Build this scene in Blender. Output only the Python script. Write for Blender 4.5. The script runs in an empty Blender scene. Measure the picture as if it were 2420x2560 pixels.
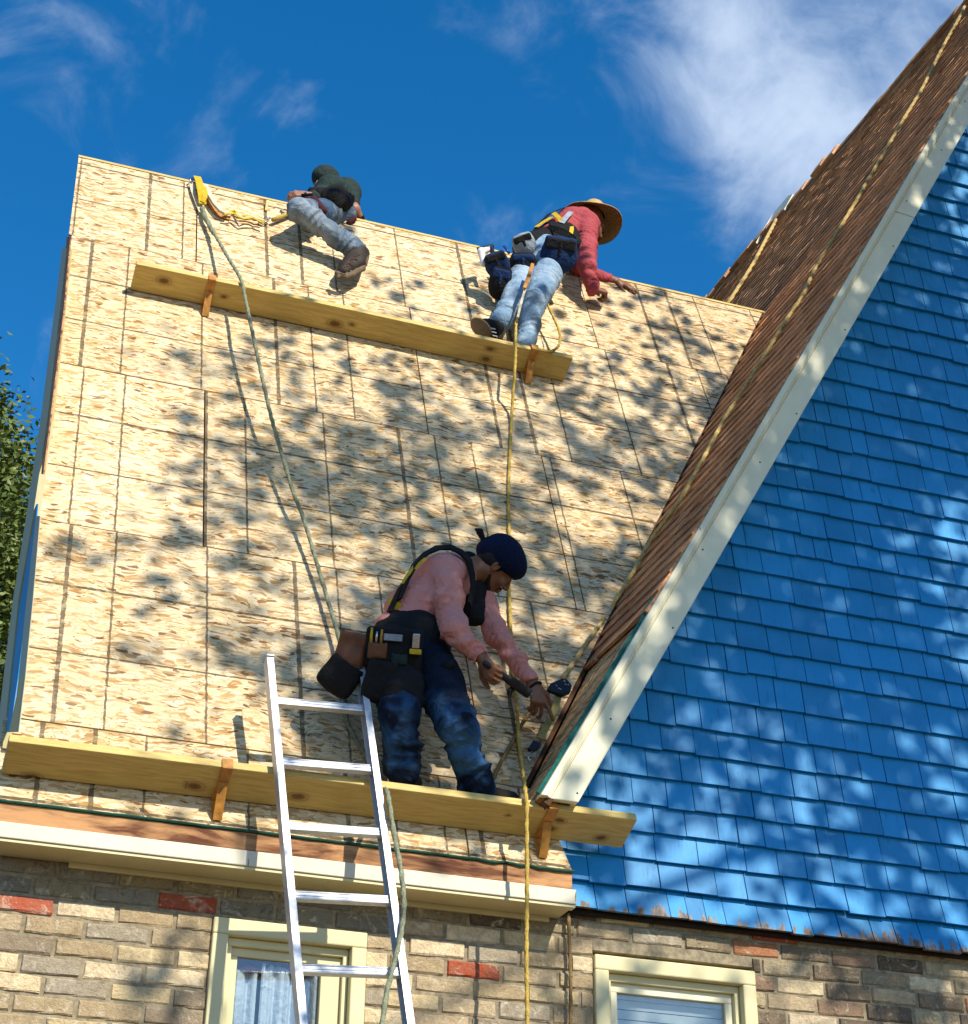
import bpy, math, random
import numpy as np
from mathutils import Vector
random.seed(7); rng = np.random.default_rng(7)
SC = bpy.context.scene
COL = SC.collection

# ------------------------------------------------------------------ camera
YAW, PITCH, ROLL, FOC = 0.334743497, 0.520366513, 0.00938718350, 4409.60018
CAM = np.array([0.0, 0.0, 1.6])
def _cam_axes():
    cy, sy, cp, sp, cr, sr = math.cos(YAW), math.sin(YAW), math.cos(PITCH), math.sin(PITCH), math.cos(ROLL), math.sin(ROLL)
    F = np.array([sy*cp, cy*cp, sp]); Rt = np.array([cy, -sy, 0.0]); Up = np.cross(Rt, F)
    return Rt*cr+Up*sr, -Rt*sr+Up*cr, F
CR, CU, CF = _cam_axes()
cd = bpy.data.cameras.new('camera'); cam = bpy.data.objects.new('camera', cd); COL.objects.link(cam)
from mathutils import Matrix
mw = Matrix.Identity(4)
for i in range(3):
    mw[i][0] = CR[i]; mw[i][1] = CU[i]; mw[i][2] = -CF[i]; mw[i][3] = CAM[i]
cam.matrix_world = mw
cd.sensor_fit = 'VERTICAL'; cd.sensor_height = 24.0; cd.lens = FOC/2560*24.0
cd.clip_start = 0.05; cd.clip_end = 2000
SC.camera = cam
SC.render.resolution_x = 968; SC.render.resolution_y = 1024

# ------------------------------------------------------------------ sun, sky, exposure
LIGHT = np.array([-0.30, 1.0, -0.79]); LIGHT /= np.linalg.norm(LIGHT)     # direction the sunlight travels
SUN = -LIGHT
sd = bpy.data.lights.new('sun', 'SUN'); sd.energy = 5.0; sd.angle = math.radians(0.53); sd.color = (1.0, 0.93, 0.80)
so = bpy.data.objects.new('sun', sd); COL.objects.link(so)
so.rotation_euler = Vector(LIGHT).to_track_quat('-Z', 'Y').to_euler()
so.location = (6, -10, 20)
SC.view_settings.view_transform = 'Standard'; SC.view_settings.look = 'None'
SC.view_settings.gamma = 1.0; SC.view_settings.use_curve_mapping = False
SC.view_settings.exposure = 0.34
W = bpy.data.worlds.new("World"); SC.world = W; W.use_nodes = True
def build_world():
    nt = W.node_tree; n = nt.nodes; l = nt.links; n.clear()
    out = n.new('ShaderNodeOutputWorld'); bg = n.new('ShaderNodeBackground'); bg.inputs[1].default_value = 0.10
    l.new(bg.outputs[0], out.inputs[0])
    sky = n.new('ShaderNodeTexSky'); sky.sky_type = 'NISHITA'; sky.sun_disc = False
    sky.sun_elevation = math.asin(SUN[2]); sky.sun_rotation = math.atan2(SUN[0], SUN[1])
    sky.air_density = 1.0; sky.dust_density = 0.3; sky.ozone_density = 4.0
    hs = n.new('ShaderNodeHueSaturation'); hs.inputs['Saturation'].default_value = 1.34; hs.inputs['Value'].default_value = 1.5
    hs.inputs['Hue'].default_value = 0.498
    l.new(sky.outputs[0], hs.inputs['Color'])
    tc = n.new('ShaderNodeTexCoord')
    def noise(scale, det, rough, dist, off=(0, 0, 0), sc=(1, 1, 1)):
        mp = n.new('ShaderNodeMapping'); mp.inputs['Location'].default_value = off; mp.inputs['Scale'].default_value = sc
        l.new(tc.outputs['Generated'], mp.inputs[0])
        t = n.new('ShaderNodeTexNoise'); t.inputs['Scale'].default_value = scale; t.inputs['Detail'].default_value = det
        t.inputs['Roughness'].default_value = rough; t.inputs['Distortion'].default_value = dist
        l.new(mp.outputs[0], t.inputs['Vector']); return t.outputs[0]
    def math_(op, a, b=None, clamp=False):
        m = n.new('ShaderNodeMath'); m.operation = op; m.use_clamp = clamp
        for i, v in enumerate((a, b)):
            if v is None: continue
            if isinstance(v, (int, float)): m.inputs[i].default_value = v
            else: l.new(v, m.inputs[i])
        return m.outputs[0]
    nz = noise(4.5, 6, 0.55, 0.6, (0.3, 0.1, 0.7)); nz2 = noise(13, 7, 0.6, 0.8, (2, 3, 1))
    def bank(px, py, tight):
        d = CR*(px-1210)/FOC - CU*(py-1280)/FOC + CF; d = d/np.linalg.norm(d)
        dp = n.new('ShaderNodeVectorMath'); dp.operation = 'DOT_PRODUCT'; l.new(tc.outputs['Generated'], dp.inputs[0])
        dp.inputs[1].default_value = d
        mr = n.new('ShaderNodeMapRange'); mr.interpolation_type = 'SMOOTHSTEP'
        mr.inputs[1].default_value = math.cos(math.radians(tight)); mr.inputs[2].default_value = 1.0
        l.new(dp.outputs['Value'], mr.inputs[0]); return mr.outputs[0]
    b1 = bank(2150, 60, 7.5); b2 = bank(380, 100, 9); b3 = bank(1500, 200, 7); b4 = bank(2080, 480, 5); b5 = bank(1700, 700, 8)
    s = math_('ADD', math_('MULTIPLY', b1, 0.42), math_('MULTIPLY', b2, 0.17))
    s = math_('ADD', s, math_('MULTIPLY', b3, 0.10)); s = math_('ADD', s, math_('MULTIPLY', b4, 0.16))
    nn = math_('SUBTRACT', math_('ADD', math_('MULTIPLY', nz, 1.0), math_('MULTIPLY', nz2, 0.85)), 0.43)
    mr = n.new('ShaderNodeMapRange'); mr.interpolation_type = 'SMOOTHSTEP'
    mr.inputs[1].default_value = 0.56; mr.inputs[2].default_value = 1.22; l.new(math_('ADD', nn, s), mr.inputs[0])
    f = math_('MULTIPLY', mr.outputs[0], 0.95, True)
    mix = n.new('ShaderNodeMix'); mix.data_type = 'RGBA'; l.new(f, mix.inputs[0]); l.new(hs.outputs[0], mix.inputs[6])
    mix.inputs[7].default_value = (5.2, 6.3, 8.0, 1)
    l.new(mix.outputs[2], bg.inputs[0])
build_world()

# ------------------------------------------------------------------ geometry of the place
SL = 1.19263664                                   # front roof slope (68 degrees)
RN = np.array([0, -math.sin(SL), math.cos(SL)]); RS = np.array([0, math.cos(SL), math.sin(SL)])
RP = np.array([2.54036707, 7.30339857, 6.03115532])
def ray(x, y):
    r = CR*(x-1210)/FOC - CU*(y-1280)/FOC + CF; return r
def hit(x, y, n, p):
    r = ray(x, y); return CAM + r*((n@(p-CAM))/(n@r))
def roof(x, y, h=0.0): return hit(x, y, RN, RP+RN*h)
def atY(x, y, Y): return hit(x, y, np.array([0, 1.0, 0]), np.array([0, Y, 0]))
def atX(x, y, X): return hit(x, y, np.array([1.0, 0, 0]), np.array([X, 0, 0]))
def proj(p):
    v = np.asarray(p)-CAM; d = v@CF
    return 1210+FOC*(v@CR)/d, 1280-FOC*(v@CU)/d
YR = 6.30                                         # face of the gable rake board
GC = atY(1500, 1726, YR)
GN = np.array([-0.8704, -0.0303, 0.4913]); GN /= np.linalg.norm(GN)
GE = np.array([0.4913, 0, 0.8704]); GE /= np.linalg.norm(GE)         # up the rake
GB = np.cross(GE, GN); GB = GB if GB[1] > 0 else -GB                   # back along the gable roof
def gab(x, y, h=0.0): return hit(x, y, GN, GC+GN*h)
WY = 6.64      # brick face
FY = 6.462     # fascia face
def rpt(X, v, h=0.0):     # point on the roof: X, distance down-slope v in 16 inch bands below the joint 0
    base = roof(176, 587); z0 = base[2]
    p = base + RS*(-v*0.4064) + RN*h; p = p.copy(); p[0] = X; return p

# ------------------------------------------------------------------ materials
MATS = {}
def nmat(name):
    m = bpy.data.materials.new(name); m.use_nodes = True; MATS[name] = m
    nt = m.node_tree; b = nt.nodes['Principled BSDF']
    return m, nt, b
class NB:
    def __init__(s, nt): s.nt = nt; s.n = nt.nodes; s.l = nt.links
    def add(s, t, **kw):
        x = s.n.new(t)
        for k, v in kw.items(): setattr(x, k, v)
        return x
    def put(s, sock, v):
        if isinstance(v, bpy.types.NodeSocket): s.l.new(v, sock)
        elif isinstance(v, (int, float)): sock.default_value = v
        else: sock.default_value = tuple(v)+((1,) if len(v) == 3 and len(sock.default_value) == 4 else ())
    def coord(s, kind='Object'):
        if kind == 'Position': return s.add('ShaderNodeNewGeometry').outputs['Position']
        return s.add('ShaderNodeTexCoord').outputs[kind]
    def mapv(s, v, scale=(1, 1, 1), rot=(0, 0, 0), loc=(0, 0, 0)):
        m = s.add('ShaderNodeMapping'); s.l.new(v, m.inputs[0]); m.inputs['Scale'].default_value = scale
        m.inputs['Rotation'].default_value = rot; m.inputs['Location'].default_value = loc; return m.outputs[0]
    def noise(s, v, sc, det=3, ro=0.5, di=0.0, col=False):
        t = s.add('ShaderNodeTexNoise'); s.l.new(v, t.inputs['Vector']); t.inputs['Scale'].default_value = sc
        t.inputs['Detail'].default_value = det; t.inputs['Roughness'].default_value = ro; t.inputs['Distortion'].default_value = di
        return t.outputs[1 if col else 0]
    def voro(s, v, sc=1.0, feature='F1', out='Color', rnd=1.0):
        t = s.add('ShaderNodeTexVoronoi', feature=feature); s.l.new(v, t.inputs['Vector']); t.inputs['Scale'].default_value = sc
        t.inputs['Randomness'].default_value = rnd; return t.outputs[out]
    def ramp(s, f, stops, interp='LINEAR'):
        r = s.add('ShaderNodeValToRGB'); r.color_ramp.interpolation = interp; e = r.color_ramp.elements
        while len(e) < len(stops): e.new(0.5)
        for i, (p, c) in enumerate(stops):
            e[i].position = p; c = (c, c, c) if isinstance(c, (int, float)) else c; e[i].color = tuple(c)+(1,)
        s.put(r.inputs[0], f); return r.outputs[0]
    def mix(s, f, a, b, bt='MIX'):
        m = s.add('ShaderNodeMix', data_type='RGBA', blend_type=bt); s.put(m.inputs[0], f); s.put(m.inputs[6], a); s.put(m.inputs[7], b)
        return m.outputs[2]
    def m(s, op, a, b=0.0, clamp=False):
        x = s.add('ShaderNodeMath', operation=op, use_clamp=clamp); s.put(x.inputs[0], a); s.put(x.inputs[1], b); return x.outputs[0]
    def rnd(s): return s.add('ShaderNodeObjectInfo').outputs['Random']
    def bump(s, b, h, st=0.3, d=0.01):
        x = s.add('ShaderNodeBump'); x.inputs['Strength'].default_value = st; x.inputs['Distance'].default_value = d
        s.l.new(h, x.inputs['Height']); s.l.new(x.outputs[0], b.inputs['Normal'])
    def vadd(s, a, b):
        x = s.add('ShaderNodeVectorMath', operation='ADD'); s.put(x.inputs[0], a); s.put(x.inputs[1], b); return x.outputs[0]
    def vscale(s, a, k):
        x = s.add('ShaderNodeVectorMath', operation='SCALE'); s.put(x.inputs[0], a); s.put(x.inputs['Scale'], k); return x.outputs[0]

def mat_simple(name, col, rough=0.6, metal=0.0, var=0.25, sc=18, bump=0.2, kind='Position', spec=0.4, stretch=(1, 1, 1)):
    m, nt, b = nmat(name); k = NB(nt)
    v = k.mapv(k.coord(kind), stretch)
    nz = k.noise(v, sc, 5, 0.6)
    f = k.ramp(nz, [(0.3, 1-var), (0.7, 1+0*var)])
    c = k.mix(1.0, col, f, 'MULTIPLY')
    k.l.new(c, b.inputs['Base Color']); b.inputs['Roughness'].default_value = rough; b.inputs['Metallic'].default_value = metal
    b.inputs['Specular IOR Level'].default_value = spec
    if bump: k.bump(b, nz, bump, 0.01)
    return m

def mat_osb(name, tint=(1, 1, 1), lines=True):
    m, nt, b = nmat(name); k = NB(nt)
    uv = k.add('ShaderNodeUVMap'); uv.uv_map = 'UVMap'; U = uv.outputs[0]
    sep = k.add('ShaderNodeSeparateXYZ'); k.l.new(U, sep.inputs[0])
    off = k.vscale(k.add('ShaderNodeCombineXYZ').outputs[0], 1.0)
    cmb = k.add('ShaderNodeCombineXYZ'); k.put(cmb.inputs[2], k.m('MULTIPLY', k.rnd(), 37.0))
    P = k.vadd(U, cmb.outputs[0])
    warp = k.vscale(k.noise(P, 5.0, 2, 0.5, 0, True), 0.10)
    P2 = k.vadd(P, warp)
    def layer(rot, sx, sy, lo):
        v = k.mapv(P2, (sx, sy, 1), (0, 0, rot), lo)
        c = k.voro(v, 1.0, 'F1', 'Color'); s = k.add('ShaderNodeSeparateColor'); k.l.new(c, s.inputs[0]); return s.outputs[0], s.outputs[1]
    a1, a2 = layer(0.10, 18, 68, (0, 0, 0)); b1, b2 = layer(0.70, 22, 80, (3, 1, 2)); c1, c2 = layer(-0.60, 21, 78, (7, 5, 1)); d1, d2 = layer(1.2, 27, 86, (2, 9, 4))
    light = (0.72, 0.56, 0.32); mid = (0.60, 0.42, 0.20); tan = (0.42, 0.235, 0.08); dk = (0.20, 0.095, 0.03)
    st = [(0.0, light), (0.22, (0.76, 0.65, 0.46)), (0.34, mid), (0.46, (0.68, 0.55, 0.35)), (0.64, (0.76, 0.63, 0.42)), (0.76, (0.50, 0.33, 0.15)), (0.86, tan), (0.95, dk)]
    ca = k.ramp(a1, st, 'CONSTANT'); cb = k.ramp(b1, st, 'CONSTANT'); cc = k.ramp(c1, st, 'CONSTANT'); cdx = k.ramp(d1, st, 'CONSTANT')
    col = k.mix(k.ramp(b2, [(0.0, 0.0), (0.58, 1.0)], 'CONSTANT'), ca, cb)
    col = k.mix(k.ramp(c2, [(0.0, 0.0), (0.66, 1.0)], 'CONSTANT'), col, cc)
    col = k.mix(k.ramp(d2, [(0.0, 0.0), (0.84, 1.0)], 'CONSTANT'), col, cdx)
    fine = k.noise(k.mapv(P2, (40, 190, 1)), 1.0, 3, 0.6)
    col = k.mix(0.8, col, k.ramp(fine, [(0.3, 0.74), (0.62, 1.0)]), 'MULTIPLY')
    ed = k.voro(k.mapv(P2, (12, 52, 1), (0, 0, 0.2), (5, 5, 5)), 1.0, 'DISTANCE_TO_EDGE', 'Distance'); edm = k.ramp(k.noise(P, 9, 2), [(0.38, 0.0), (0.54, 0.55)])
    col = k.mix(k.m('MULTIPLY', k.ramp(ed, [(0.0, 1.0), (0.07, 0.0)]), edm), col, (0.20, 0.11, 0.04))
    pale = k.noise(P, 1.6, 3, 0.5); col = k.mix(k.ramp(pale, [(0.45, 0.0), (0.75, 0.2)]), col, (0.78, 0.68, 0.50))
    spk = k.voro(k.mapv(P, (1, 1.6, 1)), 42, 'F1', 'Distance'); sm = k.noise(P, 6, 2)
    sp = k.m('MULTIPLY', k.ramp(spk, [(0.0, 1.0), (0.14, 1.0), (0.2, 0.0)]), k.ramp(sm, [(0.5, 0.0), (0.6, 1.0)]))
    col = k.mix(k.m('MULTIPLY', sp, 0.85), col, (0.07, 0.04, 0.015))
    col = k.mix(1.0, col, tint, 'MULTIPLY')
    col = k.mix(1.0, col, k.ramp(k.rnd(), [(0.0, (0.88, 0.84, 0.78)), (0.5, (1.0, 0.97, 0.93)), (1.0, (1.06, 1.03, 1.0))]), 'MULTIPLY')
    if lines:
        wob = k.m('MULTIPLY', k.m('SUBTRACT', k.noise(P, 30, 2), 0.5), 0.012)
        uu = k.m('ADD', sep.outputs[0], wob); vv = k.m('ADD', sep.outputs[1], k.m('MULTIPLY', wob, 0.6))
        Ls = []
        for i in (2, 3, 4, 6, 8, 9, 10):
            c = i*0.2032/2.5; w = 0.0062/2.5
            Ls += [(c-w, 1.0), (c+w, 0.0)]
        fu = k.ramp(k.m('DIVIDE', uu, 2.5), [(0.0, 0.0)]+Ls, 'CONSTANT')
        Lv = []
        for i in (1, 2):
            c = i*0.4064/1.25; w = 0.0062/1.25; Lv += [(c-w, 1.0), (c+w, 0.0)]
        fv = k.ramp(k.m('DIVIDE', vv, 1.25), [(0.0, 0.0)]+Lv, 'CONSTANT')
        brk = k.ramp(k.noise(P, 22, 3, 0.6), [(0.30, 0.45), (0.5, 0.95)])
        f = k.m('MULTIPLY', k.m('MAXIMUM', k.m('MULTIPLY', fu, 0.92), k.m('MULTIPLY', fv, 1.0)), brk)
        col = k.mix(f, col, (0.085, 0.06, 0.03))
    k.l.new(col, b.inputs['Base Color']); b.inputs['Roughness'].default_value = 0.75
    b.inputs['Specular IOR Level'].default_value = 0.25
    hgt = k.m('ADD', k.m('MULTIPLY', k.m('ADD', a2, b2), 0.3), k.m('MULTIPLY', fine, 0.3))
    k.bump(b, hgt, 0.22, 0.004)
    return m

def mat_wood(name, base, dark, scale=(1.2, 14, 14), rough=0.6, knots=None, gr=0.55):
    m, nt, b = nmat(name); k = NB(nt)
    v = k.coord('Position'); o = k.add('ShaderNodeCombineXYZ'); k.put(o.inputs[0], k.m('MULTIPLY', k.rnd(), 9.0)); v = k.vadd(v, o.outputs[0])
    w = k.vadd(v, k.vscale(k.noise(v, 2.0, 2, 0.5, 0, True), 0.10))
    g = k.noise(k.mapv(w, scale), 5.0, 5, 0.6, 0.5)
    g2 = k.noise(k.mapv(w, (scale[0]*2, scale[1]*5, scale[2]*5)), 6.0, 3, 0.6)
    f = k.m('ADD', k.m('MULTIPLY', k.ramp(g, [(0.42, 0.0), (0.62, 1.0)]), gr), k.m('MULTIPLY', k.ramp(g2, [(0.45, 0.0), (0.7, 1.0)]), 0.25), True)
    col = k.mix(f, base, dark)
    if knots:
        dmin = None; wv = k.vadd(k.coord('Position'), k.vscale(k.noise(v, 25, 2, 0.5, 0, True), 0.012))
        for p, r_ in knots:
            x = k.add('ShaderNodeVectorMath', operation='SUBTRACT'); k.l.new(wv, x.inputs[0]); x.inputs[1].default_value = tuple(np.array(p)+0.006)
            y = k.add('ShaderNodeVectorMath', operation='MULTIPLY'); k.l.new(x.outputs[0], y.inputs[0]); y.inputs[1].default_value = (0.62/r_, 1/r_, 1/r_)
            z = k.add('ShaderNodeVectorMath', operation='LENGTH'); k.l.new(y.outputs[0], z.inputs[0])
            dmin = z.outputs['Value'] if dmin is None else k.m('MINIMUM', dmin, z.outputs['Value'])
        r = k.ramp(k.m('MULTIPLY', dmin, 0.4), [(0.0, 1.0), (0.26, 0.85), (0.36, 0.55), (0.42, 0.30), (0.52, 0.45), (0.62, 0.12), (0.9, 0.0)])
        col = k.mix(r, col, (0.13, 0.05, 0.015))
    if name == 'cedar':
        ri = k.add('ShaderNodeNewGeometry').outputs['Random Per Island']
        col = k.mix(1.0, col, k.ramp(ri, [(0.0, (0.6, 0.58, 0.56)), (0.35, (0.9, 0.86, 0.82)), (0.7, (1.0, 1.0, 1.0)), (1.0, (1.3, 1.22, 1.1))]), 'MULTIPLY')
    k.l.new(col, b.inputs['Base Color']); b.inputs['Roughness'].default_value = rough; b.inputs['Specular IOR Level'].default_value = 0.3
    k.bump(b, g2, 0.15, 0.004)
    return m

def mat_brick(name, cols, dirty=0.5):
    m, nt, b = nmat(name); k = NB(nt)
    v = k.coord('Position'); r = k.rnd()
    n = len(cols); base = k.ramp(r, [(i/n, c) for i, c in enumerate(cols)], 'CONSTANT')
    nz = k.noise(v, 16, 5, 0.75, 1.0); n2 = k.noise(v, 75, 4, 0.75); n3 = k.noise(v, 26, 5, 0.7, 1.2)
    col = k.mix(k.ramp(nz, [(0.42, 0.0), (0.62, 0.85)]), base, k.mix(0.55, base, (0.24, 0.17, 0.10), 'MIX'))
    col = k.mix(k.ramp(k.noise(v, 13, 4, 0.7, 1.5), [(0.56, 0.0), (0.68, 0.5)]), col, (0.74, 0.66, 0.50))
    col = k.mix(k.ramp(n3, [(0.52, 0.0), (0.72, dirty)]), col, (0.055, 0.045, 0.03))
    col = k.mix(k.ramp(n2, [(0.62, 0.0), (0.74, 0.7)]), col, (0.66, 0.58, 0.42))
    col = k.mix(k.ramp(n2, [(0.26, 0.75), (0.36, 0.0)]), col, (0.05, 0.03, 0.02))
    k.l.new(col, b.inputs['Base Color']); b.inputs['Roughness'].default_value = 0.9; b.inputs['Specular IOR Level'].default_value = 0.15
    k.bump(b, k.m('ADD', n2, n3), 0.8, 0.010)
    return m

def mat_paint(name, base, peel=0.0, peelcol=(0.25, 0.16, 0.09), streak=True, rough=0.45, zpeel=None, rv=0.25):
    m, nt, b = nmat(name); k = NB(nt)
    v = k.coord('Position'); r = k.rnd()
    st = k.noise(k.mapv(v, (60, 60, 2.2)), 1.0, 4, 0.6, 0.3)
    col = k.mix(1.0, base, k.ramp(r, [(0, 1-rv), (1, 1.0)]), 'MULTIPLY')
    col = k.mix(k.ramp(k.noise(v, 5, 4, 0.6), [(0.4, 0.0), (0.75, 0.35)]), col, tuple(min(1, c*1.25+0.03) for c in base))
    if streak: col = k.mix(k.ramp(st, [(0.60, 0.0), (0.70, 0.5)]), col, tuple(c*0.35 for c in base))
    if peel > 0:
        pn = k.noise(k.mapv(v, (26, 26, 5)), 1.0, 4, 0.6, 0.5)
        if zpeel:
            sp = k.add('ShaderNodeSeparateXYZ'); k.l.new(v, sp.inputs[0])
            g = k.m('MULTIPLY', k.m('SUBTRACT', zpeel, sp.outputs[2]), 3.4)
            xx = k.noise(k.mapv(v, (1.6, 0.1, 0.1)), 1.0, 2)
            pn = k.m('ADD', pn, k.m('ADD', g, k.m('MULTIPLY', k.m('SUBTRACT', xx, 0.55), 0.9)))
        f = k.ramp(pn, [(1.0-peel-0.02, 0.0), (1.0-peel, 1.0)])
        col = k.mix(f, col, k.mix(k.ramp(st, [(0.4, 0.0), (0.6, 1.0)]), peelcol, tuple(c*0.35 for c in peelcol)))
    k.l.new(col, b.inputs['Base Color']); b.inputs['Roughness'].default_value = rough; b.inputs['Specular IOR Level'].default_value = 0.35
    k.bump(b, st, 0.25, 0.004)
    return m

def mat_cloth(name, col, col2=None, sc=260, rough=0.85, var=0.3, fade=0.0, fcol=(0.3, 0.45, 0.6), z_lit=None):
    m, nt, b = nmat(name); k = NB(nt); v = k.coord('Position')
    nz = k.noise(v, 12, 4, 0.6); wv = k.noise(v, sc, 2, 0.5)
    c = k.mix(k.ramp(nz, [(0.35, 0.0), (0.7, var)]), col, col2 or tuple(x*0.5 for x in col))
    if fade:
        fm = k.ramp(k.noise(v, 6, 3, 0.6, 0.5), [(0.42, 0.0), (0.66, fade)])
        if z_lit is not None:       # paler below this height: lit shins against shaded thighs, put into the denim
            sp = k.add('ShaderNodeSeparateXYZ'); k.l.new(v, sp.inputs[0]); fm = k.m('MULTIPLY', fm, k.m('MULTIPLY', k.m('SUBTRACT', z_lit, sp.outputs[2]), 6.0, True))
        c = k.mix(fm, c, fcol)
    c = k.mix(0.35, c, k.ramp(wv, [(0.3, 0.6), (0.7, 1.0)]), 'MULTIPLY')
    k.l.new(c, b.inputs['Base Color']); b.inputs['Roughness'].default_value = rough; b.inputs['Specular IOR Level'].default_value = 0.15
    k.bump(b, k.m('ADD', k.m('ADD', k.m('MULTIPLY', k.noise(v, 11, 3, 0.55, 1.2), 2.2), k.noise(v, 30, 3, 0.6, 0.6)), k.m('MULTIPLY', wv, 0.12)), 0.6, 0.014)
    return m

OSB = mat_osb('osb'); OSB_PINK = mat_osb('osb_pink', (0.98, 0.80, 0.62))
LUMBER = mat_wood('lumber', (0.62, 0.465, 0.16), (0.42, 0.27, 0.07))
BAREWOOD = mat_wood('bare_wood', (0.50, 0.26, 0.11), (0.10, 0.03, 0.012), (0.55, 3, 3), 0.8, None, 0.9)
CEDAR = mat_wood('cedar', (0.60, 0.32, 0.16), (0.33, 0.16, 0.08), (14, 1.2, 14), 0.85, None, 0.8)
DARKWOOD = mat_simple('dark_wood', (0.10, 0.045, 0.02), 0.9)
CREAM = mat_paint('cream_paint', (0.72, 0.68, 0.48), 0.0, rough=0.5, streak=False, rv=0.06)
WINCREAM = mat_paint('window_paint', (0.62, 0.55, 0.31), 0.0, rough=0.5, streak=False, rv=0.06)
CREAM_OLD = mat_paint('cream_paint_worn', (0.72, 0.67, 0.47), 0.27, (0.35, 0.24, 0.13), False, 0.6, rv=0.06)
WHITE_OLD = mat_paint('white_paint_worn', (0.64, 0.59, 0.45), 0.30, (0.42, 0.30, 0.18), False, 0.6, rv=0.06)
BLUE = mat_paint('blue_paint', (0.007, 0.235, 0.53), 0.0, rough=0.5, rv=0.26)
BLUE_PEEL = mat_paint('blue_paint_peeling', (0.007, 0.235, 0.53), 0.20, (0.24, 0.18, 0.14), True, 0.5, zpeel=3.925, rv=0.38)
TEAL = mat_simple('teal_membrane', (0.01, 0.16, 0.13), 0.5, var=0.6, sc=40)
MATTE_BLACK = mat_simple('matte_black', (0.018, 0.013, 0.010), 0.9, var=0.5, sc=30, bump=0.8)
GREEN = mat_simple('green_membrane', (0.008, 0.085, 0.055), 0.5, var=0.5, sc=40)
MORTAR = mat_simple('mortar', (0.36, 0.295, 0.19), 0.95, var=0.55, sc=35, bump=0.6)
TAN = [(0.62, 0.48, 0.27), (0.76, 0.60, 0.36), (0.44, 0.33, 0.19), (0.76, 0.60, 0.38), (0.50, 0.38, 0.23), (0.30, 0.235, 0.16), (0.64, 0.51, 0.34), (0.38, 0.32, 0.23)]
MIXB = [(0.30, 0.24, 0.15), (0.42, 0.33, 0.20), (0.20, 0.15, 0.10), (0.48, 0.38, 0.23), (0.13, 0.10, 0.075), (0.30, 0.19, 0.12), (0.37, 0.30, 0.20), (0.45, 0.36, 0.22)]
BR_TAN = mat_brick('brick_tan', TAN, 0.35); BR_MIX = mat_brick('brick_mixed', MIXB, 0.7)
BR_GREY_SHADE = mat_brick('brick_grey_shade', [(0.25, 0.22, 0.16), (0.20, 0.18, 0.14), (0.30, 0.23, 0.12), (0.27, 0.22, 0.13)], 0.75)
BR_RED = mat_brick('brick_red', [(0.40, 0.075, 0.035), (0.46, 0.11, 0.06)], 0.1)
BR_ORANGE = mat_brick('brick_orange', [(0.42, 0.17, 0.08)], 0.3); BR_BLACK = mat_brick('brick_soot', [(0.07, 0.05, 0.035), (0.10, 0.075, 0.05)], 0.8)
ALU = mat_simple('aluminium', (0.62, 0.64, 0.68), 0.45, 0.55, 0.25, 30, 0.1)
ORANGE = mat_simple('orange_paint', (0.60, 0.26, 0.045), 0.5, 0.0, 0.5, 30, 0.2)
STEEL = mat_simple('steel', (0.6, 0.6, 0.6), 0.3, 1.0, 0.3, 60, 0.1)
BLACKM = mat_simple('black_metal', (0.02, 0.02, 0.022), 0.4, 0.3, 0.3, 60, 0.1)
ROPE_G = mat_simple('rope_green', (0.30, 0.32, 0.20), 0.9, 0, 0.6, 90, 0.6)
ROPE_Y = mat_simple('rope_yellow', (0.62, 0.42, 0.08), 0.85, 0, 0.5, 90, 0.6)
ROPE_T = mat_simple('rope_tan', (0.70, 0.50, 0.18), 0.9, 0, 0.6, 90, 0.6)
ROPE_B = mat_simple('rope_brown', (0.30, 0.19, 0.07), 0.9, 0, 0.6, 90, 0.6)
WEB_Y = mat_cloth('webbing_yellow', (0.62, 0.43, 0.03), (0.35, 0.22, 0.02))
WEB_W = mat_cloth('webbing_pale', (0.62, 0.57, 0.42), (0.4, 0.35, 0.2))
WEB_B = mat_cloth('webbing_black', (0.012, 0.012, 0.012), (0.02, 0.02, 0.02))
BLUEM = mat_simple('blue_metal', (0.02, 0.10, 0.45), 0.3, 0.4, 0.2)
def mat_glass():
    m, nt, b = nmat('glass'); k = NB(nt); out = nt.nodes['Material Output']
    tr = k.add('ShaderNodeBsdfTransparent'); gl = k.add('ShaderNodeBsdfGlossy'); gl.inputs['Roughness'].default_value = 0.03
    fr = k.add('ShaderNodeFresnel'); fr.inputs[0].default_value = 1.5; mx = k.add('ShaderNodeMixShader')
    tr.inputs[0].default_value = (0.90, 0.94, 0.95, 1)
    k.l.new(k.m('ADD', fr.outputs[0], 0.05), mx.inputs[0]); k.l.new(tr.outputs[0], mx.inputs[1]); k.l.new(gl.outputs[0], mx.inputs[2]); k.l.new(mx.outputs[0], out.inputs[0]); nt.nodes.remove(b)
    return m
GLASS = mat_glass()
CURTAIN = mat_cloth('curtain', (0.70, 0.74, 0.80), (0.5, 0.55, 0.65)); PURPLE = mat_cloth('purple_cloth', (0.09, 0.03, 0.07))
BLIND = mat_simple('blind', (0.74, 0.76, 0.74), 0.5, 0, 0.15)
ROOM = mat_simple('room_dark', (0.03, 0.03, 0.035), 0.9)

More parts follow.
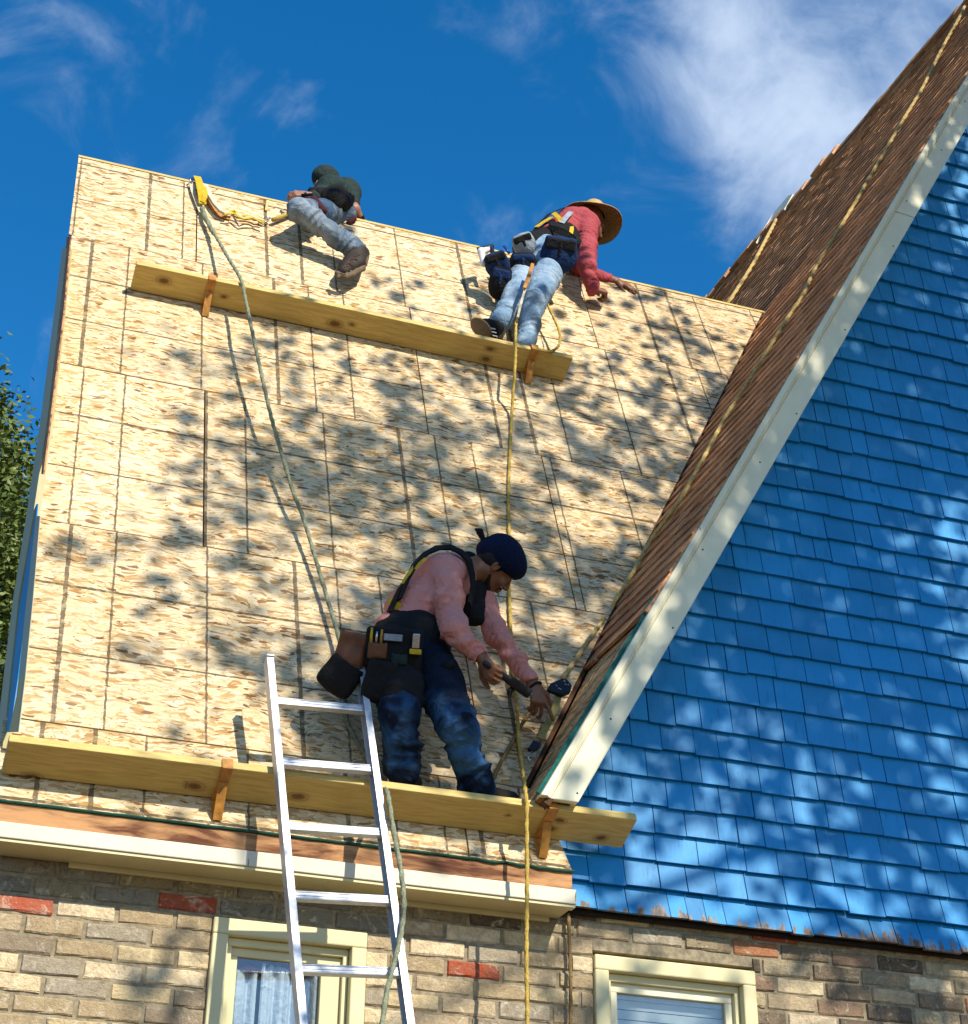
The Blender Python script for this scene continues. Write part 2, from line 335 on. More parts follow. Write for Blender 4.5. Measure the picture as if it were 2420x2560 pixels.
# ------------------------------------------------------------------ mesh helpers
def tag(o, label=None, cat=None, group=None, kind=None):
    if label: o['label'] = label
    if cat: o['category'] = cat
    if group: o['group'] = group
    if kind: o['kind'] = kind
    return o
def empty(name, loc, label=None, cat=None, group=None, kind=None):
    o = bpy.data.objects.new(name, None); COL.objects.link(o); o.location = Vector(loc); o.empty_display_size = 0.1
    return tag(o, label, cat, group, kind)
def root_loc(p):
    L = np.zeros(3)
    while p is not None: L = L + np.array(p.location); p = p.parent
    return L
class MB:
    def __init__(s): s.v = []; s.f = []; s.uv = []; s.mi = []
    def poly(s, pts, uv=None, mi=0):
        i = len(s.v); s.v += [tuple(map(float, p)) for p in pts]; s.f.append(tuple(range(i, i+len(pts)))); s.uv.append(uv); s.mi.append(mi)
    def prism(s, pts, ext, uv=None):
        pts = [np.array(p, float) for p in pts]; ext = np.array(ext, float)
        c = np.cross(pts[1]-pts[0], pts[2]-pts[0])
        if c@ext > 0: pts = pts[::-1]; uv = uv[::-1] if uv else None
        q = [p+ext for p in pts]; n = len(pts)
        i = len(s.v); s.v += [tuple(p) for p in pts]+[tuple(p) for p in q]
        s.f.append(tuple(range(i, i+n))); s.uv.append(uv); s.mi.append(0)
        s.f.append(tuple(range(i+2*n-1, i+n-1, -1))); s.uv.append(None); s.mi.append(0)
        for k in range(n):
            a, b = i+k, i+(k+1) % n
            s.f.append((b, a, a+n, b+n)); s.uv.append(None); s.mi.append(0)
        return s
    def obox(s, c, ax, half):
        c = np.array(c, float); A = [np.array(a, float)*h for a, h in zip(ax, half)]
        P = [c+sx*A[0]+sy*A[1]-A[2] for sx, sy in ((-1, -1), (1, -1), (1, 1), (-1, 1))]
        return s.prism(P, 2*A[2])
    def box(s, lo, hi):
        lo = np.array(lo, float); hi = np.array(hi, float)
        return s.obox((lo+hi)/2, np.eye(3), (hi-lo)/2)
    def beam(s, a, b, w, d, up=(0, 0, 1)):
        a = np.array(a, float); b = np.array(b, float); z = b-a; L = np.linalg.norm(z); z /= L
        x = np.cross(z, up); x /= np.linalg.norm(x)+1e-9; y = np.cross(z, x)
        return s.obox((a+b)/2, (x, y, z), (w/2, d/2, L/2))
    def tube(s, pts, r, n=8, twist=0.0, lobes=3, amp=0.0, step=None, caps=True):
        pts = [np.array(p, float) for p in pts]
        if step:
            out = [pts[0]]
            for a, b in zip(pts[:-1], pts[1:]):
                m = max(1, int(np.linalg.norm(b-a)/step)); out += [a+(b-a)*(i+1)/m for i in range(m)]
            pts = out
        base = len(s.v); N = len(pts); sl = 0.0
        t0 = pts[1]-pts[0]; t0 /= np.linalg.norm(t0)+1e-12
        up = np.array([0, 0, 1.0]) if abs(t0[2]) < 0.9 else np.array([1.0, 0, 0])
        x = np.cross(t0, up); x /= np.linalg.norm(x)
        for i, p in enumerate(pts):
            t = pts[min(i+1, N-1)]-pts[max(i-1, 0)]; t /= np.linalg.norm(t)+1e-12
            x = x-t*(x@t); x /= np.linalg.norm(x)+1e-12; y = np.cross(t, x)
            if i: sl += np.linalg.norm(pts[i]-pts[i-1])
            rr = r[i] if isinstance(r, (list, np.ndarray)) else r
            for j in range(n):
                a = 2*math.pi*j/n; q = rr*(1+amp*math.cos(lobes*a-twist*sl))
                s.v.append(tuple(p+(x*math.cos(a)+y*math.sin(a))*q))
        for i in range(N-1):
            for j in range(n):
                a = base+i*n+j; b = base+i*n+(j+1) % n
                s.f.append((a, b, b+n, a+n)); s.uv.append(None); s.mi.append(0)
        if caps:
            s.f.append(tuple(base+j for j in range(n))[::-1]); s.uv.append(None); s.mi.append(0)
            s.f.append(tuple(base+(N-1)*n+j for j in range(n))); s.uv.append(None); s.mi.append(0)
        return s
    def lathe(s, c, ax, prof, n=20, x=None):
        c = np.array(c, float); ax = np.array(ax, float); ax /= np.linalg.norm(ax)
        x = np.cross(ax, (0.3, 0.5, 0.9)) if x is None else np.array(x, float)-ax*(np.array(x)@ax); x /= np.linalg.norm(x); y = np.cross(ax, x)
        base = len(s.v)
        for r, h in prof:
            for j in range(n):
                a = 2*math.pi*j/n; s.v.append(tuple(c+ax*h+(x*math.cos(a)+y*math.sin(a))*r))
        for i in range(len(prof)-1):
            for j in range(n):
                a = base+i*n+j; b = base+i*n+(j+1) % n
                s.f.append((a, b, b+n, a+n)); s.uv.append(None); s.mi.append(0)
        return s
    def build(s, name, mat, parent=None, label=None, cat=None, group=None, kind=None, smooth=False, loc=None):
        L = root_loc(parent) if parent is not None else (np.array(loc, float) if loc is not None else np.zeros(3))
        me = bpy.data.meshes.new(name)
        me.from_pydata([tuple(np.array(v)-L) for v in s.v], [], s.f)
        if any(u is not None for u in s.uv):
            uvl = me.uv_layers.new(name='UVMap'); i = 0
            for f, u in zip(s.f, s.uv):
                for j in range(len(f)):
                    uvl.data[i].uv = u[j] if u is not None else (0.03, 0.05); i += 1
        for m in (mat if isinstance(mat, list) else [mat]): me.materials.append(m)
        if any(s.mi): me.polygons.foreach_set('material_index', s.mi)
        if smooth: me.polygons.foreach_set('use_smooth', [True]*len(me.polygons))
        me.update()
        o = bpy.data.objects.new(name, me); COL.objects.link(o)
        if parent is not None: o.parent = parent
        elif loc is not None: o.location = Vector(loc)
        return tag(o, label, cat, group, kind)
def bevel(o, w=0.004, seg=2):
    m = o.modifiers.new('bevel', 'BEVEL'); m.width = w; m.segments = seg; m.limit_method = 'ANGLE'; return o
def clip(poly, a, b, c):          # keep a*x+b*y+c >= 0
    out = []; n = len(poly)
    for i in range(n):
        p, q = poly[i], poly[(i+1) % n]; dp = a*p[0]+b*p[1]+c; dq = a*q[0]+b*q[1]+c
        if dp >= 0: out.append(p)
        if (dp > 0) != (dq > 0) and abs(dp-dq) > 1e-12:
            t = dp/(dp-dq); out.append((p[0]+(q[0]-p[0])*t, p[1]+(q[1]-p[1])*t))
    return out
def area(p): return abs(sum(p[i][0]*p[(i+1) % len(p)][1]-p[(i+1) % len(p)][0]*p[i][1] for i in range(len(p))))/2

# ------------------------------------------------------------------ ground
g = MB(); g.poly([(-600, -600, 0), (600, -600, 0), (600, 600, 0), (-600, 600, 0)])
g.build('ground', mat_simple('dry_yard', (0.17, 0.12, 0.065), 0.95, 0, 0.35, 3, 0.5), kind='structure')

# ------------------------------------------------------------------ the house
house = empty('brick_house', (2.5, WY, 0), 'brick house with a stripped board sheathed roof and a blue shingled gable wing', 'house')
X0, X1 = 0.36, 9.9                 # ends of the brick front
def xz(x, y, Y=WY): p = atY(x, y, Y); return p[0], p[2]
# window openings
W1 = dict(x0=1.222, x1=1.836, zt=3.618, zb=2.10); W2 = dict(x0=2.803, x1=3.535, zt=3.652, zb=2.10)
WALLTOP = 3.835
mb = MB(); md = 0.008
def wallbox(xa, xb, za, zb): mb.box((xa, WY+md, za), (xb, WY+0.25, zb))
for xa, xb in ((X0, W1['x0']), (W1['x1'], W2['x0']), (W2['x1'], X1)): wallbox(xa, xb, 0, WALLTOP)
for w in (W1, W2): wallbox(w['x0'], w['x1'], w['zt'], WALLTOP); wallbox(w['x0'], w['x1'], 0, w['zb'])
wall = mb.build('front_wall', MORTAR, house)
# side and back of the main body (seen only from other places)
mb = MB(); mb.box((X0+0.1, WY+0.26, 0), (X0+0.35, 9.9, 3.9)); mb.box((X0+0.36, 9.65, 0), (X1, 9.9, 3.9)); mb.box((X1-0.25, WY+0.26, 0), (X1, 9.64, 3.83))
mb.build('rear_wall', MORTAR, house)
# bricks: six chipped block meshes, placed one by one
def brick_mesh(seed):
    r = random.Random(seed); nx, nz = 6, 3; V = []; F = []
    for k in range(nz+1):
        for i in range(nx+1):
            x = (-.5, -.475, -.2+.1*r.random(), 0.02, .2+.1*r.random(), .478, .5)[i]; z = (-.5, -.40+.05*r.random(), .38+.05*r.random(), .5)[k]; e = (i in (0, nx)) or (k in (0, nz))
            y = -0.5+(0.10+0.16*r.random() if e else 0.06*r.random())
            if e: x *= 1-0.03*r.random(); z *= 1-0.14*r.random()*(r.random() < .6)
            V.append((x, y, z))
    base = [(nx+1)*nz, (nx+1)*(nz+1)-1, nx, 0]
    for k in range(nz):
        for i in range(nx):
            a = k*(nx+1)+i; F.append((a, a+1, a+nx+2, a+nx+1))
    ring = [i for i in range(nx+1)]+[k*(nx+1)+nx for k in range(1, nz+1)]+[nz*(nx+1)+i for i in range(nx-1, -1, -1)]+[k*(nx+1) for k in range(nz-1, 0, -1)]
    o = len(V)
    for q in ring: V.append((V[q][0], 0.5, V[q][2]))
    n = len(ring)
    for j in range(n): F.append((ring[j], o+j, o+(j+1) % n, ring[(j+1) % n]))
    me = bpy.data.meshes.new('brick'); me.from_pydata(V, [], F); me.update(); return me
BM = {}
def brick_me(seed, mat):
    key = (seed, mat.name)
    if key not in BM:
        me = brick_mesh(seed); me.materials.append(mat); BM[key] = me
    return BM[key]
HL = root_loc(house)
COURSE = 0.07265; ZT0 = 3.6918+COURSE*1      # top of a full course
JX = 0.8655; MOD = 0.2345
lowbr = []
def put_brick(xa, xb, za, zb, row):
    cx, cz = (xa+xb)/2, (za+zb)/2
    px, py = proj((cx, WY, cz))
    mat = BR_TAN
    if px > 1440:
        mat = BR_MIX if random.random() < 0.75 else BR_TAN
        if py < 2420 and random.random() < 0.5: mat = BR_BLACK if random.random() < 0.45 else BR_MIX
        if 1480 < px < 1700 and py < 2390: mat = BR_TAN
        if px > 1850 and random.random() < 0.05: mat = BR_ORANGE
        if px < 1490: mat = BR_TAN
    elif py < 2225 + 0.09*px: mat = BR_GREY_SHADE  # rows in the eave shadow: greyer, greener brick with the shade put into its colour
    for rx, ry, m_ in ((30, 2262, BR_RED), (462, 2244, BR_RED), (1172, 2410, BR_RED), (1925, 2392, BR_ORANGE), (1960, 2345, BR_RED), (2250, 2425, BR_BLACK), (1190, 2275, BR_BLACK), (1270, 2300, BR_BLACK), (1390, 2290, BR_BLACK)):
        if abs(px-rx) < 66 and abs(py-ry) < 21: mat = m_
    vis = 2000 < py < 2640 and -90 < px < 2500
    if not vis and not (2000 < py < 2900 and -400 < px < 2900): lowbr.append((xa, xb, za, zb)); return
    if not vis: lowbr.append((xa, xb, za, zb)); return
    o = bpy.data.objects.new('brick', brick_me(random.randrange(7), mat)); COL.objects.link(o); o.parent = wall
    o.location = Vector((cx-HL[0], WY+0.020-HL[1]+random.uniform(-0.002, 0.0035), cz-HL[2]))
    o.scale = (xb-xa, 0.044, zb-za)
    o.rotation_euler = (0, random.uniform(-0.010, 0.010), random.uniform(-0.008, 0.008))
def clear_of(xa, xb, za, zb):
    segs = [(xa, xb)]
    for w in (W1, W2):
        if zb > w['zb']+0.01 and za < w['zt']-0.01:
            out = []
            for a, b in segs:
                if b <= w['x0'] or a >= w['x1']: out.append((a, b)); continue
                if a < w['x0']: out.append((a, w['x0']-0.002))
                if b > w['x1']: out.append((w['x1']+0.002, b))
            segs = out
    return segs
row = -1
z = ZT0+COURSE
while z > 0.1:
    za, zb = z-COURSE+0.0085, z
    x = JX + (0.118 if row % 2 else 0) - MOD*3 + 0.118*0
    x = x + random.uniform(-0.008, 0.008)
    while x < X1:
        w = MOD+random.uniform(-0.012, 0.012)
        xa, xb = max(x+0.006, X0), min(x+w-0.006, X1)
        if xb-xa > 0.03:
            for a, b in clear_of(xa, xb, za, zb):
                if b-a > 0.025: put_brick(a, b, za+random.uniform(-.003, .002), min(zb+random.uniform(-.003, .0025), WALLTOP), row)
        x += w
    z -= COURSE; row += 1
mb = MB()
for xa, xb, za, zb in lowbr: mb.box((xa, WY-0.001, za), (xb, WY+0.03, zb))
mb.build('brick_field', BR_TAN, wall, kind='stuff')

# windows
def make_window(w, kind):
    cx = (w['x0']+w['x1'])/2
    win = MB(); fr = 0.062; d0 = WY-0.018; x0, x1, zt, zb = w['x0'], w['x1'], w['zt']-0.004, w['zb']
    if kind == 2: zt -= 0.018
    win.box((x0, d0, zt-fr), (x1, WY+0.06, zt)); win.box((x0, d0, zb), (x0+fr, WY+0.06, zt-fr)); win.box((x1-fr, d0, zb), (x1, WY+0.06, zt-fr))
    frame = bevel(win.build('window', WINCREAM, house), 0.006)
    s = MB(); a, b, t = x0+fr+0.0015, x1-fr-0.0015, zt-fr-0.0015; e = WY+0.022
    s.box((a, e, t-0.030), (b, WY+0.085, t)); s.box((a, e, zb), (a+0.022, WY+0.085, t-0.030)); s.box((b-0.022, e, zb), (b, WY+0.085, t-0.030))
    bevel(s.build('stop', WINCREAM, frame), 0.003)
    s = MB(); a2, b2, t2 = a+0.022, b-0.022, t-0.0305; sw = 0.035 if kind == 2 else 0.03; e2 = WY+0.045
    s.box((a2, e2, t2-sw*1.1), (b2, WY+0.08, t2)); s.box((a2, e2, zb), (a2+sw, WY+0.08, t2-sw*1.1)); s.box((b2-sw-(0.05 if kind == 1 else 0), e2, zb), (b2, WY+0.08, t2-sw*1.1))
    bevel(s.build('sash', CREAM_OLD if kind == 2 else WINCREAM, frame), 0.003)
    ga, gb, gt = a2+sw, b2-sw-(0.05 if kind == 1 else 0), t2-sw*1.1
    p = MB(); p.box((ga, WY+0.060, zb), (gb, WY+0.063, gt)); p.build('pane', GLASS, frame)
    if kind == 1:
        c = MB(); n = 60; A = []
        for i in range(n+1):
            u = i/n; x = ga-0.02+(gb-ga+0.04)*u
            y = WY+0.10+0.014*math.sin(u*31+1.5*math.sin(u*9))+0.008*math.sin(u*67)
            A.append((x, y))
        for i in range(n):
            if 17 < i < 20: continue
            c.poly([(A[i][0], A[i][1], zb), (A[i+1][0], A[i+1][1], zb), (A[i+1][0], A[i+1][1]-0.01, gt-0.01), (A[i][0], A[i][1]-0.01, gt-0.01)])
        c.build('curtain', CURTAIN, frame, smooth=True)
        c = MB(); n = 26; top = gt+0.01
        for i in range(n):
            def q(i):
                u = i/n; return ga-0.01+(gb-ga+0.02)*u, top-0.018-0.042*abs(math.sin(u*5.2+0.6))**1.3-0.006*math.sin(u*40)
            (xa, za), (xb, zc) = q(i), q(i+1)
            c.poly([(xa, WY+0.072+0.006*math.sin(i), za), (xb, WY+0.072+0.006*math.sin(i+1), zc), (xb, WY+0.078, top), (xa, WY+0.078, top)])
        c.build('valance', PURPLE, frame, smooth=True)
    else:
        z = gt-0.012
        while z > zb:
            c = MB(); c.obox(((ga+gb)/2, WY+0.098, z-0.022), ((1, 0, 0), (0, 0.32, -0.947), (0, 0.947, 0.32)), ((gb-ga)/2+0.01, 0.0178, 0.0014))
            c.build('blind_slat', BLIND, frame); z -= 0.0405
        c = MB(); c.box((ga, WY+0.078, gt-0.016), (gb, WY+0.11, gt+0.005)); c.build('blind_rail', BLIND, frame)
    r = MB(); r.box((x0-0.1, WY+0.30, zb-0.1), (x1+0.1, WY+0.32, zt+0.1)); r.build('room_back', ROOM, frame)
    s = MB(); s.box((x0-0.03, WY-0.05, zb-0.07), (x1+0.03, WY+0.08, zb-0.001)); s.build('sill', CREAM, frame)
    return frame
make_window(W1, 1); make_window(W2, 2)

# fascia and soffit of the front eave
xe0, xe1 = 0.352, 2.655
mb = MB(); mb.box((xe0, FY, 3.832), (xe1-0.012, FY+0.03, 3.905)); bevel(mb.build('bare_fascia_strip', BAREWOOD, house), 0.003)
mb = MB(); mb.box((xe0, FY-0.016, 3.768), (xe1, FY+0.03, 3.829)); bevel(mb.build('fascia_board', WHITE_OLD, house), 0.004)
mb = MB(); mb.box((xe0+0.002, FY-0.008, 3.756), (xe1-0.004, FY+0.035, 3.7665)); mb.box((xe0+0.004, FY+0.036, 3.764), (xe1-0.006, WY+0.02, 3.776)); mb.build('soffit', WINCREAM, house)
mb = MB(); mb.box((xe0, FY+0.031, 3.777), (xe0+0.02, WY+0.01, 3.9)); mb.box((xe1-0.03, FY+0.031, 3.777), (xe1-0.01, WY+0.01, 3.9)); mb.build('eave_end', CREAM_OLD, house)
mb = MB(); mb.box((xe0+0.3, WY-0.012, 3.742), (xe1-0.05, WY+0.012, 3.763)); mb.build('frieze_strip', WINCREAM, house)

# ------------------------------------------------------------------ front roof: deck and boards
VA, VB = roof(1535, 1494), roof(1894, 788)          # two points of the valley
def roof_uv(p):                                      # X and v (metres below joint 0)
    return p[0], (np.array(rpt(0, 0))-p)[2]/RS[2]
va, vb = roof_uv(VA), roof_uv(VB)
# line through va,vb ; keep the side with smaller X
dxv, dyv = vb[0]-va[0], vb[1]-va[1]
LN = (dyv, -dxv); side = LN[0]*(0.5-va[0])+LN[1]*(1.0-va[1])
if side < 0: LN = (-LN[0], -LN[1])
LC = -(LN[0]*va[0]+LN[1]*va[1]); nn = math.hypot(*LN); LN = (LN[0]/nn, LN[1]/nn); LC /= nn
LC += 0.02
def r3(X, v, h=0.0): p = rpt(0, 0, h)-RS*v; return np.array([X, p[1], p[2]])
VTOP = roof_uv(roof(190, 391))[1]; VBOT = roof_uv(roof(690, 2085))[1]
deck_poly = clip([(0.375, VTOP+0.01), (6.2, VTOP+0.01), (6.2, VBOT-0.02), (0.375, VBOT-0.02)], LN[0], LN[1], LC+0.02)
deck_poly = clip(deck_poly, -1, 0, 3.0 if False else 6.2)
mb = MB(); mb.prism([r3(x, v, -0.016) for x, v in deck_poly], -RN*0.03); deck = mb.build('roof_deck', DARKWOOD, house)
B16 = 0.4064; U8 = 0.2032
XL = 0.357
xj = {}
def Xat(px, py): return roof(px, py)[0]
rows = []
# (v0, v1, [(x_start, x_end, local start in metres)], uv row offset)
j1 = Xat(490, 661); r_ = Xat(1504, 873)
rows.append((VTOP, 0.0, [(XL-0.012, j1, (9.4*U8-(j1-XL+0.012))), (j1, j1+2.438, 0.0), (j1+2.438, 9, 0.0)], 1.2192-(0-VTOP)))
j = Xat(1073, 1094); rows.append((0.0, 3*B16, [(XL+0.004, j, 2.438-(j-XL-0.004)), (j, j+2.438, 0.0)], 0.0))
ja = Xat(512, 988); jb = Xat(1355, 1147)
rows.append((3*B16, 6*B16, [(XL-0.004, ja, 2.438-(ja-XL+0.004)), (ja, jb, 2.438-(jb-ja)), (jb, 9, 3.77*U8)], 0.0))
jc = Xat(1140, 1478); rows.append((6*B16, 9*B16, [(XL+0.006, jc, 2.438-(jc-XL-0.006)-0.02), (jc, 9, 2.15*U8)], 0.0))
rows.append((9*B16, VBOT, [(XL-0.03, 2.2, 1.25*U8), (2.2, 9, 0.55)], 0.0))
for v0, v1, cells, vo in rows:
    for xa, xb, us in cells:
        g_ = 0.0036
        P = clip([(xa+g_, v0+g_), (xb-g_, v0+g_), (xb-g_, v1-g_), (xa+g_, v1-g_)], LN[0], LN[1], LC)
        if v0 > 9*B16-0.1:       # the lowest strip stops square at the eave end
            P = [(xa+g_, v0+g_), (min(xb-g_, 2.60), v0+g_), (min(xb-g_, 2.642), v1-g_), (xa+g_, v1-g_)] if xb < 5 else [(xa+g_, v0+g_), (2.555, v0+g_), (2.642, v1-g_), (xa+g_, v1-g_)]
        if len(P) < 3 or area(P) < 0.01: continue
        h = 0.0+random.uniform(-0.0015, 0.0015)
        P = [(x, v) for x, v in P]
        mb = MB(); mb.prism([r3(x, v, h) for x, v in P], -RN*0.012, [(us+x-xa, v-v0+vo) for x, v in P])
        # prism may flip the order of the front face
        mb.build('osb_panel', OSB, deck)
# ridge board edge, drip membrane
mb = MB(); mb.prism([r3(XL-0.01, VTOP-0.001, 0.003), r3(4.95, VTOP-0.001, 0.003), r3(4.95, VTOP-0.022, 0.003), r3(XL-0.01, VTOP-0.022, 0.003)], -RN*0.03)
mb.build('ridge_edge', LUMBER, house)
mb = MB(); pts = []; N = 60
for i in range(N+1):
    x = xe0+(2.648-xe0)*i/N; pts.append(r3(x, VBOT+0.004+0.0008*math.sin(i*1.9)+(0.008*random.random() if i > 49 else 0.0015*random.random()), 0.004))
mb.tube(pts, [0.0052+0.0012*random.random() for _ in pts], 6); mb.build('drip_membrane', GREEN, house)
# back slope
zr = r3(1, VTOP)[2]; yr = r3(1, VTOP)[1]
mb = MB(); mb.prism([(0.47, yr+0.035, zr-0.03), (6.4, yr+0.035, zr-0.03), (6.4, yr+1.72, 3.9), (0.47, yr+1.72, 3.9)], (0, 0.02, 0.01)); mb.build('rear_roof', DARKWOOD, house)
# boxed rake at the left end
def side_strip(name, a0, a1, mat, X, th=0.05, zlo=3.93):
    P = [r3(X, 1e-9, -a0), r3(X, 1e-9, -a1)]
    v_lo = VBOT; zb_ = 4.0
    top0 = r3(X, VTOP+0.52 if a0 > 0.1 else 0.02, -a0); top1 = r3(X, VTOP+0.60 if a1 > 0.1 else 0.02, -a1)
    bot0 = r3(X, VBOT, -a0); bot1 = r3(X, VBOT, -a1)
    m_ = MB(); m_.prism([top0, top1, bot1, bot0], (th, 0, 0)); return m_.build(name, mat, house)
del side_strip
def side_poly(name, right, left, mat, X, th):
    m_ = MB(); Rr = [atX(x, y, X) for x, y in right]; Ll = [atX(x, y, X) for x, y in left]; E_ = np.array([th, 0, 0])
    for i in range(len(Rr)-1):
        q = [Rr[i], Rr[i+1], Ll[i+1], Ll[i]]; k = [p+E_ for p in q]
        m_.poly(q); m_.poly(k[::-1]); m_.poly([q[0], k[0], k[1], q[1]]); m_.poly([q[3], q[2], k[2], k[3]])
    return m_.build(name, mat, house)
side_poly('rake_board', [(167, 620), (147, 800), (118, 1050), (81, 1300), (46, 1500), (14, 1800), (6, 1870)], [(155, 620), (133, 800), (101, 1050), (64, 1300), (32, 1500), (-4, 1800), (-12, 1870)], mat_paint('shaded_cream_trim', (0.40, 0.33, 0.14), streak=False, rv=0.05), 0.340, 0.03)  # cream board turned away from the sun, its shade put into the paint
side_poly('raw_rake_edge', [(176, 592), (157, 795), (125, 1050), (108, 1185)], [(166, 592), (146, 795), (115, 1050), (103, 1185)], BAREWOOD, 0.344, 0.007)
side_poly('side_shingle_strip', [(94, 1260), (90, 1300), (68, 1500), (44, 1700), (25, 1830)], [(88, 1260), (80, 1300), (45, 1500), (22, 1700), (6, 1830)], BLUE, 0.347, 0.004)
side_poly('inner_rake_trim', [(100, 1290), (82, 1500), (62, 1700), (46, 1830)], [(90, 1290), (66, 1500), (46, 1700), (30, 1830)], mat_paint('shaded_inner_trim', (0.40, 0.35, 0.20), streak=False, rv=0.05), 0.3455, 0.003)  # thin pale trim, also painted darker to carry its shade
side_poly('raw_rake_board', [(58, 1690), (44, 1830)], [(52, 1690), (22, 1830)], LUMBER, 0.3448, 0.003)

# ------------------------------------------------------------------ gable wing
wing = empty('gable_wing', (2.66, WY, 3.8))
wing.parent = house; wing.location = Vector((0, 0, 0))
bpy.data.objects.remove(wing); wing = house
def g3(r, b, h=0.0): return GC+GE*r+GB*b+GN*h
def grb(p): p = np.array(p)-GC; return float(p@GE), float(p@GB)
RT1, RT2 = grb(gab(2420, 9)), grb(gab(1763, 757))
def rtop(b): return RT1[0]+(RT2[0]-RT1[0])*(b-RT1[1])/(RT2[1]-RT1[1])
def bval(r):
    p = GC+GE*r; return -((p-RP)@RN)/(GB@RN)
r_lo, _ = grb(atY(1500, 1726, YR)); zlow = 4.145
r_lo = (zlow-GC[2])/GE[2]
r_ced = (5.06-GC[2])/GE[2]; r_ridge_main = (8.49-GC[2])/GE[2]
# deck under the cedar
P = [(r_lo, 0.0), (rtop(0), 0.0), (rtop(8.5), 8.5), (r_ridge_main-0.5, 8.5)]
P += [(r_ridge_main-0.02, bval(r_ridge_main)+0.3), (r_ridge_main-0.02, bval(r_ridge_main)-0.01), (r_lo, max(0.02, bval(r_lo)-0.01))]
mb = MB(); mb.prism([g3(r, b, -0.034) for r, b in P], -GN*0.03); gdeck = mb.build('gable_roof_deck', DARKWOOD, house)
ridge0 = g3(rtop(0), 0, -0.034); ridge1 = g3(rtop(8.5), 8.5, -0.034)
mb = MB(); mb.prism([ridge0, ridge1, ridge1+np.array([4.3, 0, -7.6]), ridge0+np.array([4.3, 0, -7.6])], (0.02, 0, 0.03)); mb.build('gable_far_slope', CEDAR, house)
# bare panels at the foot of the gable slope
def cedar_start(b): return r_ced + 0.02 - 0.10*b
ptop = [(r_ced+0.03, 0.0), (cedar_start(0.8)+0.14, 0.62)]
for (a, b_, s0) in ((r_lo, r_lo+0.42, 0.3), (r_lo+0.42, r_lo+0.83, 0.9), (r_lo+0.83, r_ced+0.30, 0.2)):
    P = [(a+0.002, 0.004), (b_-0.002, 0.004), (b_-0.002, max(0.03, bval(b_))+0.006), (a+0.002, max(0.02, bval(a))+0.006)]
    mb = MB(); mb.prism([g3(r, b, -0.012) for r, b in P], -GN*0.02, [(b*1.0+s0, r-r_lo+0.15) for r, b in P]); mb.build('osb_panel', OSB_PINK, gdeck)
# cedar shingles, one by one
mb = MB(); r = r_ced; kk = 0
while r < max(rtop(0), rtop(8.5))-0.02:
    bmax = bval(r)+0.035 if r < r_ridge_main else 8.4
    b = -0.018
    ex = 0.13
    while b < bmax:
        w = random.uniform(0.07, 0.19); b1 = min(b+w, bmax)
        if r > rtop(b)-0.01: b = b1; continue
        if b1-b > 0.01:
            rr = r+random.uniform(-0.003, 0.003)-(0.02 if random.random() < 0.04 else 0); th = random.uniform(0.0135, 0.0165); L = ex*2.2
            lo = [g3(rr, b+0.002, -0.004), g3(rr, b1-0.002, -0.004)]
            hi = [g3(rr+L, b1-0.002, -0.026), g3(rr+L, b+0.002, -0.026)]
            rt = rtop(b)
            if rr+L > rt+0.03: hi = [g3(rt+random.uniform(0.0, 0.05), b1-0.002, -0.010), g3(rt+random.uniform(0.0, 0.05), b+0.002, -0.010)]
            mb.prism(lo+hi, GN*th)
        b = b1
    r += ex*random.uniform(0.93, 1.07); kk += 1
# caps along the ridge
b = -0.02
while b < 8.4:
    w = random.uniform(0.14, 0.24); c = g3(rtop(b), b, 0.012)
    mb.prism([c-GE*0.11+GB*0, c+GE*(0.02+0.02*random.random()), c+GE*(0.02)+GB*w, c-GE*0.11+GB*w], GN*random.uniform(0.012, 0.045)); b += w*0.97
mb.build('cedar_shingles', CEDAR, gdeck, kind='stuff')
# white flashing showing at the ridge
mb = MB()
fl = [gab(*p) for p in ((1925, 572), (1948, 535), (1965, 515), (1985, 492), (1995, 490))]
for i, p in enumerate(fl[:-1]):
    q = fl[i+1]; mb.prism([p-GE*0.26+GN*0.02, q-GE*0.25+GN*0.02, q-GE*0.02+GN*0.03, p-GE*0.03+GN*0.03], GN*0.02)
mb.build('ridge_flashing', WHITE_OLD, house)
# rake trim (front face in the plane Y = YR)
PN = np.array([GN[0], 0, GN[2]]); PN /= np.linalg.norm(PN)
def rk(r, t, y=0.0):
    if r <= r_lo+1e-6: r = r_lo+PN[2]*t/GE[2]          # the foot is cut level
    p = GC+GE*r-PN*t; return np.array([p[0], YR+y, p[2]])
rsp = float((atY(2262, 545, YR)-GC)@GE)
for (a, b_) in ((r_lo, rsp-0.002), (rsp+0.002, rtop(0)+0.02)):
    sk = 0.05
    a2 = a+(sk if a > r_lo+0.1 else 0); b2 = b_+(sk if b_ < 5.5 else 0)
    mb = MB(); mb.prism([rk(a, 0.051), rk(b_, 0.051), rk(b2, 0.158), rk(a2, 0.158)], (0, 0.035, 0)); rb_ = bevel(mb.build('rake_board', CREAM, house), 0.004)
    rr_ = a+0.12
    while rr_ < b_-0.1:
        nb_ = MB(); nb_.lathe(rk(rr_, random.choice((0.075, 0.135, 0.10)), -0.0012), (0, -1, 0), [(0.0045, -0.001), (0.004, 0.0005), (0.0, 0.0008)], 8); nb_.build('nail', MATTE_BLACK, rb_); rr_ += random.uniform(.35, .8)
